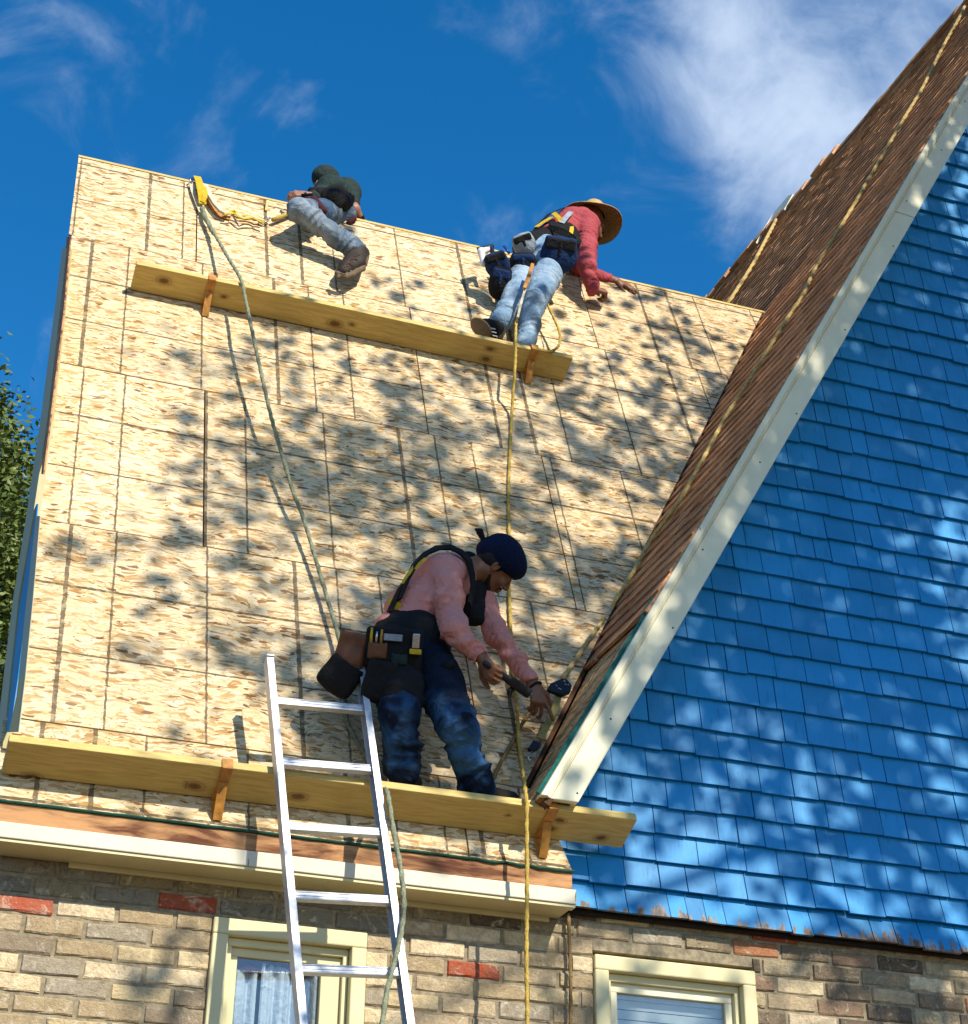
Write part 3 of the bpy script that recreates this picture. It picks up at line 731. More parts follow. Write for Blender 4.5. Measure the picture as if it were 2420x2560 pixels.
for t0, t1, yy, th in ((0.006, 0.034, -0.028, 0.06), (0.0345, 0.043, -0.016, 0.05), (0.0435, 0.0505, -0.006, 0.04)):
    mb = MB(); mb.prism([rk(r_lo, t0, yy), rk(rtop(0), t0, yy), rk(rtop(0), t1, yy), rk(r_lo, t1, yy)], (0, th, 0)); bevel(mb.build('rake_moulding', CREAM_OLD, house), 0.003)
mb = MB(); mb.prism([rk(r_lo, 0.14, 0.036), rk(rtop(0), 0.14, 0.036), rk(rtop(0), 0.158, 0.036), rk(r_lo, 0.158, 0.036)], (0, 0.26, 0)); mb.build('rake_soffit', CREAM, house)
# teal membrane along the bottom of the rake
mb = MB(); pts = []; r = r_lo+0.02
while r < r_ced+0.12:
    pts.append(g3(r, 0.006+0.004*random.random(), 0.0+0.004*random.random())); r += 0.03
mb.tube(pts, [0.008+0.004*random.random() for _ in pts], 6); mb.build('rake_membrane', TEAL, house)
# gable wall and its shingles
SY = 6.585
def rake_x(z, t=0.12):            # x of the underside of the roof at height z
    p = GC-PN*t; return p[0]+(z-p[2])*GE[0]/GE[2]
apx = rk(rtop(0), 0.12)
mb = MB(); zb0 = 3.80
mb.prism([(2.70, SY+0.045, zb0), (X1, SY+0.045, zb0), (X1, SY+0.045, 4.2), (apx[0], SY+0.045, apx[2]), (rake_x(4.3), SY+0.045, 4.3), (2.70, SY+0.045, 4.2)], (0, 0.03, 0))
gwall = mb.build('gable_wall', DARKWOOD, house)
rowz = [3.800, 3.923, 4.048, 4.173, 4.299, 4.428, 4.56, 4.69, 4.844, 5.001, 5.13, 5.266, 5.406, 5.546, 5.677, 5.806, 5.94, 6.063, 6.189, 6.342, 6.488, 6.621, 6.772, 6.925, 7.079, 7.224, 7.376, 7.524, 7.671, 7.83, 7.97, 8.102]
while rowz[-1] < 11.4: rowz.append(rowz[-1]+random.uniform(0.132, 0.148))
field = MB(); nsh = 0
for i in range(len(rowz)-1):
    z0, z1 = rowz[i], rowz[i+1]; x = max(2.60, rake_x(z0)-0.12)+random.uniform(-0.1, 0)
    right = apx[0]+(apx[0]-rake_x(z0))
    while x < min(right, X1):
        w = random.choice((random.uniform(0.08, 0.13), random.uniform(0.12, 0.2), random.uniform(0.13, 0.17)))
        g_ = random.choice((0.003, 0.004, 0.0055))
        xa, xb = x+g_/2, x+w-g_/2; x += w
        dz = random.uniform(-0.004, 0.003) if random.random() > 0.12 else -random.uniform(0.004, 0.012)
        # keep below the roof
        pp = [(xa, z0+dz), (xb, z0+dz+random.uniform(-.002, .002)), (xb, z1+0.02), (xa, z1+0.02)]
        nx, nz = GE[2], -GE[0]; q0 = GC-PN*0.10; pp = clip(pp, nx, nz, -(nx*q0[0]+nz*q0[2]))
        if xb > apx[0]: pp = clip(pp, -nx, nz, nx*(2*apx[0]-q0[0])-nz*q0[2])
        if len(pp) < 3 or area(pp) < 0.0006: continue
        y0 = SY+(-0.022 if i == 0 else -0.009 if i == 1 else 0.0)+random.uniform(-0.0015, 0.0015); th = random.uniform(0.016, 0.021)
        def lift(p): return (p[0], y0+(SY+0.0195-y0)*(p[1]-z0)/(z1-z0), p[1])
        P = [lift(p) for p in pp]
        cx, cy = proj(np.mean(P, axis=0))
        if cx < 2460 and nsh < 299 and cy > -60:
            m_ = MB(); m_.prism(P, (0, th, 0)); m_.build('shingle', BLUE_PEEL if i == 0 else BLUE, gwall); nsh += 1
        else: field.prism(P, (0, th, 0))
field.build('shingle_field', BLUE, gwall, kind='stuff')
mb = MB(); mb.box((2.66, SY+0.022, 3.786), (X1, SY+0.05, 3.799)); mb.build('gable_base_strip', MATTE_BLACK, house)  # near-black strip set back under the lowest shingle course
print('shingles', nsh)

# ------------------------------------------------------------------ planks on brackets
def plank(pl, pr, w, label, kn, name='plank'):
    A, B = roof(*pl), roof(*pr); t = 0.036
    d_ = (B-A)/np.linalg.norm(B-A); u_ = np.cross(d_, RN); u_ = u_ if u_[2] > 0 else -u_
    mat = mat_wood('lumber_knotty', (0.62, 0.465, 0.16), (0.42, 0.27, 0.07), knots=[(hit(x, y, -u_, A), r_) for x, y, r_ in kn])
    D = (B-A); L = np.linalg.norm(D); D /= L; U = np.cross(D, RN); U = U if U[2] > 0 else -U
    n = 40; mb = MB()
    def sect(i):
        u = i/n; c = A+D*L*u; c = c+U*0.004*math.sin(u*3.0)+RN*0.003*math.sin(u*4+1)
        return [c+RN*0.006, c+RN*w, c+RN*w+U*t, c+RN*0.006+U*t]
    S = [sect(i) for i in range(n+1)]
    for i in range(n):
        for k in range(4): mb.poly([S[i][k], S[i+1][k], S[i+1][(k+1) % 4], S[i][(k+1) % 4]])
    mb.poly(S[0][::-1]); mb.poly(S[n])
    o = mb.build(name, mat, None, label, 'plank', 'planks on the roof brackets', loc=A)
    bm_weld(o); bevel(o, 0.004)
    return A, D, U, L, o
def bm_weld(o, d=0.0005):
    import bmesh
    bm = bmesh.new(); bm.from_mesh(o.data); bmesh.ops.remove_doubles(bm, verts=bm.verts, dist=d); bmesh.ops.recalc_face_normals(bm, faces=bm.faces); bm.to_mesh(o.data); bm.free()
LOWP = plank((2, 1938), (1554, 2122), 0.187, 'long knotty yellow plank across the foot of the roof, under the worker in pink', [(80, 1945, .022), (487, 1967, .02), (745, 1993, .02), (1502, 2095, .016), (1378, 2072, .014), (1400, 2052, .016), (1270, 2040, .008)])
UPP = plank((325, 727), (1408, 955), 0.170, 'shadowed yellow plank high on the roof under the worker in the straw hat', [(410, 702, .02), (837, 810, .022), (880, 812, .012), (1226, 873, .016), (1215, 898, .018), (560, 742, .012)])
# pencilled 7 on the lower plank
A, D, U, L, LOWO = LOWP
def on_plank(px, py, o_=0.0008):
    n = -U; return hit(px, py, n, A-U*o_)
mb = MB()
sv = [on_plank(*p, 0.0012) for p in ((458, 1953), (469, 1955), (463, 1972))]
mb.tube(sv, 0.0011, 4); mb.build('pencil_mark', ORANGE if False else DARKWOOD, LOWO)
def bracket(px, py, P, label):
    A, D, U, L, _ = P
    c = roof(px, py); c = A+D*((c-A)@D); w = 0.0215
    R_ = empty('roof_bracket', c, label, 'roof bracket', 'orange roof brackets')
    pw = 0.187 if P is LOWP else 0.170
    mb = MB()   # base strap nailed on the roof
    mb.obox(c+U*0.02+RN*0.0035, (D, U, RN), (w, 0.115, 0.0025)); bevel(mb.build('base_strap', ORANGE, R_), 0.001)
    mb = MB()   # arm under the board and the lip over its edge
    mb.obox(c-U*0.0035+RN*(pw/2+0.002), (D, RN, U), (w, pw/2+0.008, 0.0025))
    mb.obox(c+U*0.018+RN*(pw+0.0075), (D, U, RN), (w, 0.0245, 0.0025)); bevel(mb.build('seat_arm', ORANGE, R_), 0.001)
    mb = MB()   # brace
    a = c-U*0.0075+RN*(pw*0.62); b = c-U*0.105+RN*0.007; d = (b-a)/np.linalg.norm(b-a); nn_ = np.cross(d, D)
    mb.obox((a+b)/2, (D, d, nn_), (w*0.85, np.linalg.norm(b-a)/2, 0.0025)); bevel(mb.build('brace', ORANGE, R_), 0.001)
    for s in (0.05, 0.115):
        mb = MB(); mb.lathe(c+U*s+RN*0.006+D*random.uniform(-.008, .008), RN, [(0.0, 0.003), (0.005, 0.002), (0.005, 0)], 8); mb.build('nail', STEEL, R_)
    # top hook of the strap, offset sideways
    mb = MB(); mb.obox(c+U*0.147-D*0.016+RN*0.0036, (D, U, RN), (w*0.9, 0.016, 0.0026)); bevel(mb.build('strap_hook', ORANGE, R_), 0.001)
bracket(513, 745, UPP, 'orange bracket holding the left part of the upper plank')
bracket(1312, 930, UPP, 'orange bracket under the hat wearing worker\'s feet on the upper plank')
bracket(541, 2003, LOWP, 'bright orange bracket on the lower plank, left of the ladder')
bracket(1346, 2098, LOWP, 'orange bracket on the lower plank beside the hanging yellow rope')

# ------------------------------------------------------------------ ladder
LA = math.radians(73); LNm = np.array([0, -math.sin(LA), math.cos(LA)]); LP = np.array([0, 6.325, 4.2])
def lad(px, py, h=0.0): return hit(px, py, LNm, LP+LNm*h)
ladder = empty('ladder', lad(800, 2500), 'aluminium ladder with flat rungs leaning on the eave and lower plank', 'ladder')
lt, lb = lad(667, 1652), lad(748, 2560); rt, rb = lad(905, 1676), lad(1032, 2560)
LU = (lt-lb)/np.linalg.norm(lt-lb); LXd = (rt-lt)-LU*((rt-lt)@LU); LW = np.linalg.norm(LXd); LXd /= LW
def down(p, zz): return p-LU*((p[2]-zz)/LU[2])
def rail(top, name, s):
    bot = down(top, 0.05); d = (top-bot); Lr = np.linalg.norm(d); d /= Lr
    x = LXd; y = LNm-d*(LNm@d); y /= np.linalg.norm(y)
    mb = MB()
    # C section: web and two flanges
    web, fl, t = 0.0022, 0.0125, 0.0022; dep = 0.027
    c = (top+bot)/2
    mb.obox(c+x*s*fl, (x, y, d), (web/2, dep, Lr/2))
    mb.obox(c+x*s*(-0.0012)+y*(dep-0.001), (x, y, d), (0.0125, 0.0012, Lr/2-0.0005))
    mb.obox(c+x*s*(-0.0012)-y*(dep-0.001), (x, y, d), (0.0125, 0.0012, Lr/2-0.0005))
    o = mb.build(name, ALU, ladder)
    m2 = MB(); m2.obox(top+d*0.0025, (x, y, d), (0.014, 0.036, 0.003)); m2.build('end_cap', ALU, o)
    return o
rail(lt+LXd*0.008, 'rail', -1); rail(rt-LXd*0.008, 'rail', 1)
ry = [1757, 1907, 2072, 2243, 2428]
pr0 = lad(797, 1765); step = 0.302
k = 0
for k in range(-0, 14):
    c = (lt+rt)/2; 
    c0 = lad(797, 1765); mid = c+LU*((c0-c)@LU)-LU*(0.302*k)
    if mid[2] < 0.25: break
    d = LXd; y = LNm
    mb = MB()
    a, b = mid-d*(LW/2-0.006), mid+d*(LW/2-0.006)
    # grooved D-shaped rung
    prof = [(-.016, -.013), (-.016, .013), (-.011, .0135), (-.009, .0115), (-.003, .0115), (-.001, .0135), (.003, .0135), (.005, .0115), (.010, .0115), (.012, .0135), (.016, .012), (.016, -.013)]
    A_ = [a+y*q-LU*p for q, p in [(v_, u_) for u_, v_ in prof]]; B_ = [b+y*q-LU*p for q, p in [(v_, u_) for u_, v_ in prof]]
    n = len(prof)
    for i in range(n): mb.poly([A_[i], B_[i], B_[(i+1) % n], A_[(i+1) % n]])
    mb.poly(A_); mb.poly(B_[::-1]); mb.build('rung', ALU, ladder)

# ------------------------------------------------------------------ ropes
def rope(name, pts, r, mat, label, group=None, twist=None, cat='rope', lobes=3, parent=None):
    # smooth the path
    P = [np.array(p, float) for p in pts]; out = []
    Q = [2*P[0]-P[1]]+P+[2*P[-1]-P[-2]]
    for i in range(1, len(Q)-2):
        L = np.linalg.norm(Q[i+1]-Q[i]); n = max(2, int(L/0.012))
        for k in range(n):
            t = k/n
            a = 0.5*((2*Q[i])+(-Q[i-1]+Q[i+1])*t+(2*Q[i-1]-5*Q[i]+4*Q[i+1]-Q[i+2])*t*t+(-Q[i-1]+3*Q[i]-3*Q[i+1]+Q[i+2])*t**3)
            out.append(a)
    out.append(P[-1])
    rs = [r*(1+0.06*math.sin(i*0.7)+0.04*math.sin(i*1.9)) for i in range(len(out))]
    mb = MB(); mb.tube(out, rs, 12, twist or 2*math.pi/(r*7.5)/1.0, lobes, 0.17)
    if parent is not None: return mb.build(name, mat, parent, smooth=True)
    return mb.build(name, mat, None, label, cat, group, loc=P[0], smooth=True)
rp = [roof(504, 531, .03), roof(533, 579, .06), roof(568, 640, .13), roof(602, 698, .187), roof(612, 740, .19), roof(623, 792, .20), roof(648, 910, .185), roof(677, 1038, .15), roof(709, 1150, .12), roof(735, 1235, .10), roof(761, 1303, .085), roof(803, 1445, .06), roof(845, 1587, .06), roof(852, 1640, .06), roof(862, 1780, .03), roof(885, 1840, .02), roof(915, 1890, .02), roof(950, 1945, .06), roof(966, 1975, .195)]
rp += [lad(972, 2000, .05), lad(985, 2085, .045), lad(1003, 2180, .045), lad(1010, 2260, .045), lad(1003, 2330, .045), lad(985, 2410, .05), lad(967, 2480, .05), lad(955, 2560, .05), lad(938, 2660, .05)]
rope('green_lifeline', rp, 0.0092, ROPE_G, 'grey green braided lifeline from the ridge anchor past the worker and down the ladder', 'safety ropes')
mb_pts = [roof(496, 525, .05), roof(500, 545, .045), roof(512, 575, .05), roof(524, 588, .05), roof(536, 610, .05)]
Xh = atY(1317, 2300, 6.325)[0]
rp = [roof(1290, 805, .16), roof(1289, 850, .178), roof(1289, 890, .181), roof(1287, 925, .178), roof(1283, 975, .10), roof(1279, 1050, .02), roof(1272, 1200, .012), roof(1272, 1300, .012), roof(1274, 1400, .015), roof(1273, 1480, .015), roof(1276, 1560, .015), roof(1283, 1680, .02), roof(1292, 1760, .03), roof(1297, 1850, .05), roof(1306, 1920, .10), roof(1313, 1975, .19), roof(1317, 2010, .205)]
zt = rp[-1][2]
rp += [np.array([Xh, rp[-1][1]+0.0, zt-0.08])]+[np.array([Xh+0.002*math.sin(q*2.1), 6.325, zt-0.08-q*0.25]) for q in range(1, 10)]
YROPE = rope('yellow_lifeline', rp, 0.0082, ROPE_Y, 'twisted yellow rope from the hatted worker down across the roof and hanging past the eave', 'safety ropes')
pp = [(2412, 15), (2398, 45), (2357, 118), (2307, 218), (2253, 308), (2176, 440), (2140, 503), (2085, 594), (2040, 667), (2008, 735), (1967, 798), (1922, 871), (1873, 950), (1812, 1046), (1742, 1177), (1691, 1263), (1626, 1353), (1575, 1444), (1522, 1528)]
rp = [gab(x, y, 0.028) for x, y in pp]
e_ = rp[-1]; tgt = roof(1405, 1700, .12)
rp += [e_+(tgt-e_)*t+RN*0.01 for t in (0.35, 0.7, 1.0)]
rope('tan_lifeline', rp, 0.0105, ROPE_T, 'tan braided rope lying down the whole brown gable slope to the black rope grab', 'safety ropes')
pp = [(1940, 550), (1922, 585), (1886, 653), (1850, 712), (1815, 766)]
rope('ridge_rope', [gab(x, y, 0.035) for x, y in pp]+[gab(1795, 800, -0.02)], 0.015, ROPE_T, 'short pale rope on the brown shingles behind the bare ridge', 'safety ropes')
Xc = atY(1424, 2400, WY-0.03)[0]
rope('corner_rope', [np.array([Xc-0.002, WY-0.028, 3.78])]+[np.array([Xc+0.0025*math.sin(q*1.7), WY-0.03, 3.70-q*0.2]) for q in range(0, 9)], 0.0075, ROPE_B, 'old brown rope hanging against the brick corner right of the eave', 'safety ropes')
rp = [roof(1362, 735, .14), roof(1371, 766, .13), roof(1388, 802, .12), roof(1399, 832, .12), roof(1398, 862, .14), roof(1379, 878, .178), roof(1355, 877, .18), roof(1333, 874, .17)]
rope('short_lanyard', rp, 0.0075, ROPE_Y, 'curved yellow brown lanyard right of the legs of the worker in the straw hat', 'safety ropes')
rp = [roof(1368, 1745, .05), roof(1345, 1760, .03), roof(1318, 1790, .025), roof(1296, 1825, .02), roof(1278, 1860, .02), roof(1255, 1900, .02), roof(1234, 1945, .02), roof(1222, 1975, .02)]
rope('tail_rope', rp, 0.008, ROPE_B, 'brown rope end curling down beside the kneeling worker\'s knee', 'safety ropes')
# faint second vertical rope shadow comes from these ropes themselves
# rope grab with its webbing and hook
gr_ = empty('rope_grab', roof(1400, 1712, .1), 'black metal rope grab with rivets at the valley, right of the worker\'s hands', 'rope grab')
mb = MB()
P = [roof(x, y, .13) for x, y in ((1368, 1722), (1376, 1708), (1412, 1692), (1430, 1712), (1427, 1728), (1408, 1736), (1386, 1728))]
mb.prism(P, -RN*0.022); bevel(mb.build('grab_body', BLACKM, gr_), 0.003)
for x, y in ((1391, 1714), (1397, 1721), (1411, 1703), (1414, 1711), (1421, 1712), (1402, 1723)):
    mb = MB(); mb.lathe(roof(x, y, .1305), RN, [(0, 0.003), (0.004, 0.002), (0.005, 0)], 8); mb.build('rivet', STEEL, gr_)
def webbing(name, pts, w, mat, parent, t=0.004, n=None):
    mb = MB(); n = n if n is not None else RN; L = []
    for i, p in enumerate(pts):
        d = pts[min(i+1, len(pts)-1)]-pts[max(i-1, 0)]; d = d/np.linalg.norm(d); nn_ = n[i] if isinstance(n, list) else n
        x = np.cross(d, nn_); x /= np.linalg.norm(x); L.append((p-x*w/2, p+x*w/2, p+x*w/2+nn_*t, p-x*w/2+nn_*t))
    for a, b in zip(L[:-1], L[1:]):
        for k in range(4): mb.poly([a[k], b[k], b[(k+1) % 4], a[(k+1) % 4]])
    mb.poly(L[0]); mb.poly(L[-1]); return mb.build(name, mat, parent)
webbing('strap', [roof(x, y, .10) for x, y in ((1398, 1732), (1392, 1755), (1385, 1778), (1372, 1806), (1360, 1828), (1352, 1848))], 0.030, mat_cloth('webbing_olive', (0.34, 0.27, 0.09), (0.2, 0.15, 0.05)), gr_)
mb = MB(); mb.tube([roof(x, y, .09) for x, y in ((1352, 1850), (1338, 1868), (1326, 1882), (1318, 1890), (1322, 1900), (1340, 1895), (1348, 1876), (1352, 1858))], 0.0045, 8); mb.build('snap_hook', STEEL, gr_, smooth=True)
mb = MB(); mb.prism([roof(x, y, .10) for x, y in ((1334, 1850), (1350, 1857), (1348, 1868), (1330, 1876), (1322, 1868))], -RN*0.02); mb.build('hook_body', BLACKM, gr_)

# ridge anchor: webbing strap, rings, wooden stake
an = empty('anchor_strap', roof(500, 470), 'yellow webbing anchor bundle with metal ring hanging over the left part of the ridge', 'anchor strap')
def ring(c, n, R_, r_, name, mat, parent, a0=0, a1=2*math.pi):
    n = np.array(n)/np.linalg.norm(n); x = np.cross(n, (0.2, 0.3, 1)); x /= np.linalg.norm(x); y = np.cross(n, x); m = 24
    pts = [c+(x*math.cos(a0+(a1-a0)*i/m)+y*math.sin(a0+(a1-a0)*i/m))*R_ for i in range(m+1)]
    b = MB(); b.tube(pts, r_, 8, caps=False); return b.build(name, mat, parent, smooth=True)
ring(roof(494, 449, 0.02), RN+RS*0.3, 0.036, 0.0045, 'ring', BLUEM, an)
ring(roof(480, 456, 0.02), RN*0.6+np.array([0.8, 0, 0]), 0.026, 0.0045, 'shackle', STEEL, an)
webbing('pad', [roof(x, y, .03+h) for x, y, h in ((492, 443, 0), (497, 455, .02), (500, 470, .035), (503, 485, .03), (505, 500, .02), (506, 512, .01))], 0.045, WEB_Y, an, 0.008)
webbing('pad_fold', [roof(x, y, .045+h) for x, y, h in ((508, 470, 0), (512, 484, .01), (511, 497, .015), (504, 508, .0))], 0.03, WEB_Y, an, 0.012)
webbing('side_strap', [roof(x, y, .02) for x, y in ((478, 458), (482, 478), (490, 500), (497, 518), (503, 532))], 0.028, MATS['webbing_pale'], an, 0.006)
webbing('sleeve', [roof(x, y, .015+h) for x, y, h in ((511, 465, .02), (524, 492, .03), (537, 513, .03), (552, 530, .03), (568, 538, .02))], 0.030, WEB_W, an, 0.016)
webbing('sleeve_underside', [roof(x, y, .008) for x, y in ((508, 478), (520, 503), (534, 524), (552, 541), (575, 548))], 0.03, ORANGE, an, 0.006)
r_2 = random.Random(3)
pts = [(560, 533), (572, 530), (585, 529), (597, 536), (608, 541), (620, 541), (632, 540), (641, 544), (650, 548), (660, 551)]
for k in range(4):
    webbing('gathered_webbing', [roof(x+r_2.uniform(-2, 2), y+k*3-3+r_2.uniform(-3, 3), .015+.012*k+r_2.uniform(0, .012)) for x, y in pts], 0.016, WEB_Y if k % 2 else WEB_W, an, 0.005)
ring(roof(661, 549, 0.03), RN, 0.022, 0.004, 'carabiner', STEEL, an)
ring(roof(668, 545, 0.035), RN+RS, 0.018, 0.0035, 'carabiner', STEEL, an)
mb = MB(); mb.tube([roof(682, 550, .035), roof(700, 543, .035), roof(737, 526, .04)], 0.0135, 12); mb.build('strap_tube', ROPE_Y, an, smooth=True)
mb = MB(); a = roof(506, 520, .03); b = roof(535, 585, .055)
rope('spliced_eye', [a, roof(512, 540, .04), roof(522, 560, .045), b], 0.0135, ROPE_G, None, parent=an)
st = empty('wooden_stake', roof(666, 520), 'small wooden stake standing at the ridge left of the seated worker', 'stake')
mb = MB(); a, b = roof(665, 527, .01), roof(668, 505, .02)
mb.beam(a, b, 0.016, 0.012, RN); bevel(mb.build('post', LUMBER, st), 0.002)

# ------------------------------------------------------------------ shapes grown from distance fields (people, bags)
class SDF:
    """ordered list of blended primitives; meshed with surface nets"""
    def __init__(s): s.p = []
    def cone(s, a, b, ra, rb, k=0.015, wr=None, sub=False, flat=None): s.p.append(('c', np.array(a, float), np.array(b, float), ra, rb, k, wr, sub, flat)); return s
    def ell(s, c, r, ax=None, k=0.012, sub=False): s.p.append(('e', np.array(c, float), np.array(r, float), np.eye(3) if ax is None else np.array(ax, float), k, sub)); return s
    def box(s, c, h, ax=None, rad=0.01, k=0.006, sub=False): s.p.append(('b', np.array(c, float), np.array(h, float), np.eye(3) if ax is None else np.array(ax, float), rad, k, sub)); return s
    def mesh(s, h, noise=None):
        lo = np.full(3, 1e9); hi = -lo
        for p in s.p:
            if p[0] == 'c':
                if p[7]: continue
                m = max(p[3], p[4]); lo = np.minimum(lo, np.minimum(p[1], p[2])-m); hi = np.maximum(hi, np.maximum(p[1], p[2])+m)
            else:
                if p[-1]: continue
                m = np.linalg.norm(p[2]) if p[0] == 'b' else max(p[2]); lo = np.minimum(lo, p[1]-m); hi = np.maximum(hi, p[1]+m)
        lo -= 3*h+0.012; hi += 3*h+0.012; n = np.ceil((hi-lo)/h).astype(int)+1
        D = np.full(n, 0.5, np.float32)
        axs = [lo[i]+h*np.arange(n[i]) for i in range(3)]
        for p in s.p:
            if p[0] == 'c': m = max(p[3], p[4]); bl, bh, k = np.minimum(p[1], p[2])-m, np.maximum(p[1], p[2])+m, p[5]
            else:
                m = np.linalg.norm(p[2]) if p[0] == 'b' else max(p[2]); bl, bh, k = p[1]-m, p[1]+m, p[-2]
            pad = k+0.03
            i0 = np.maximum(0, ((bl-pad-lo)/h).astype(int)); i1 = np.minimum(n, ((bh+pad-lo)/h).astype(int)+2)
            if (i1 <= i0).any(): continue
            X, Y, Z = np.meshgrid(axs[0][i0[0]:i1[0]], axs[1][i0[1]:i1[1]], axs[2][i0[2]:i1[2]], indexing='ij')
            P = np.stack([X, Y, Z], -1).astype(np.float32)
            if p[0] == 'c':
                _, a, b, ra, rb, k, wr, sub, flat = p
                ab = b-a; L = np.linalg.norm(ab)+1e-9; u = ab/L; q = P-a; t = np.clip((q@u)/L, 0, 1)
                w = q-t[..., None]*ab
                if flat is not None:
                    fd, fs = flat; fd = np.array(fd)/np.linalg.norm(fd); w = w+(w@fd)[..., None]*fd*(fs-1)
                d = np.linalg.norm(w, axis=-1)-(ra+(rb-ra)*t)
                if wr is not None:
                    amp, lam, ph = wr; sidev = np.cross(u, (0.3, 0.2, 0.93)); sidev /= np.linalg.norm(sidev); s2 = np.cross(u, sidev)
                    A1 = w@sidev; A2 = w@s2; sl = q@u
                    th = np.arctan2(A1, A2+1e-6); q2 = 2*math.pi*sl/lam
                    f1 = np.sin(q2+ph+1.9*np.sin(th+ph)+0.8*np.sin(2*th-ph)); m1 = 0.5+0.5*np.sin(th*1.0+q2*0.31+2*ph)
                    f2 = np.sin(q2*0.57-2.4*np.sin(th-1.3*ph)+1.1*ph); m2 = 0.5+0.5*np.sin(-th+q2*0.23+ph)
                    f1 = 1-2*np.abs(f1)**0.8
                    d = d-amp*(0.62*f1*m1+0.75*f2*m2)
            elif p[0] == 'e':
                _, c, r, ax, k, sub = p
                q = (P-c)@ax.T; e = np.linalg.norm(q/r, axis=-1); g = np.linalg.norm(q/(r*r), axis=-1)+1e-6; d = e*(e-1)/g
            else:
                _, c, hh, ax, rad, k, sub = p
                q = np.abs((P-c)@ax.T)-(hh-rad); d = np.linalg.norm(np.maximum(q, 0), axis=-1)+np.minimum(q.max(-1), 0)-rad
            V = D[i0[0]:i1[0], i0[1]:i1[1], i0[2]:i1[2]]
            if sub:
                hh_ = np.clip(0.5-0.5*(V+d)/k, 0, 1); V[...] = V+(-d-V)*hh_+k*hh_*(1-hh_)
            else:
                hh_ = np.clip(0.5+0.5*(V-d)/k, 0, 1); V[...] = V+(d-V)*hh_-k*hh_*(1-hh_)
        return nets(D, lo, h)
def nets(D, lo, h):
    S = D < 0; n = D.shape
    c = np.zeros([m-1 for m in n], np.int8)
    cor = [(i, j, k) for i in (0, 1) for j in (0, 1) for k in (0, 1)]
    sl = lambda o: tuple(slice(o[a], n[a]-1+o[a]) for a in range(3))
    for o in cor: c += S[sl(o)]
    act = (c > 0) & (c < 8); idx = np.argwhere(act); vid = np.full(act.shape, -1, np.int64); vid[act] = np.arange(len(idx))
    acc = np.zeros((len(idx), 3)); cnt = np.zeros(len(idx))
    I = tuple(idx.T)
    cv = {o: D[idx[:, 0]+o[0], idx[:, 1]+o[1], idx[:, 2]+o[2]] for o in cor}
    for o in cor:
        for a in range(3):
            if o[a] == 1: continue
            o2 = list(o); o2[a] = 1; o2 = tuple(o2); v0, v1 = cv[o], cv[o2]; m = (v0 < 0) != (v1 < 0)
            t = np.where(m, v0/(v0-v1+1e-12), 0); pt = np.tile(np.array(o, float), (len(idx), 1)); pt[:, a] += t
            acc[m] += pt[m]; cnt[m] += 1
    V = lo+h*(idx+acc/np.maximum(cnt, 1)[:, None]); F = []
    for a in range(3):
        b, c_ = (a+1) % 3, (a+2) % 3
        s0 = [slice(1, n[q]-1) for q in range(3)]; s1 = list(s0); s0[a] = slice(0, n[a]-1); s1[a] = slice(1, n[a])
        A, B = S[tuple(s0)], S[tuple(s1)]
        for inv, mask in ((False, A & ~B), (True, ~A & B)):
            e = np.argwhere(mask)
            if not len(e): continue
            off = np.array([1 if q != a else 0 for q in range(3)]); e = e+off
            q = []
            for db, dc in ((0, 0), (-1, 0), (-1, -1), (0, -1)):
                w = e.copy(); w[:, b] += db; w[:, c_] += dc; q.append(vid[w[:, 0], w[:, 1], w[:, 2]])
            q = np.stack(q, 1); q = q[(q >= 0).all(1)]
            F.append(q if not inv else q[:, ::-1])
    F = np.concatenate(F)
    return V, F
def sdf_obj(name, sdf, h, mat, parent, smooth=True, label=None, it=1):
    V, F = sdf.mesh(h)
    me = bpy.data.meshes.new(name); L = root_loc(parent)
    me.vertices.add(len(V)); me.vertices.foreach_set('co', (V-L).astype(np.float32).ravel())
    me.loops.add(F.size); me.loops.foreach_set('vertex_index', F.astype(np.int32).ravel())
    me.polygons.add(len(F)); me.polygons.foreach_set('loop_start', np.arange(0, F.size, 4, dtype=np.int32)); me.polygons.foreach_set('loop_total', np.full(len(F), 4, np.int32))
    me.polygons.foreach_set('use_smooth', np.ones(len(F), bool)); me.update(calc_edges=True); me.validate()
    me.materials.append(mat); o = bpy.data.objects.new(name, me); COL.objects.link(o); o.parent = parent
    if label: o['label'] = label
    return o
def nrm(v): v = np.array(v, float); return v/np.linalg.norm(v)
def img(r, u, f): return nrm(CR*r+CU*u+CF*f)          # direction given as picture right, picture up, away
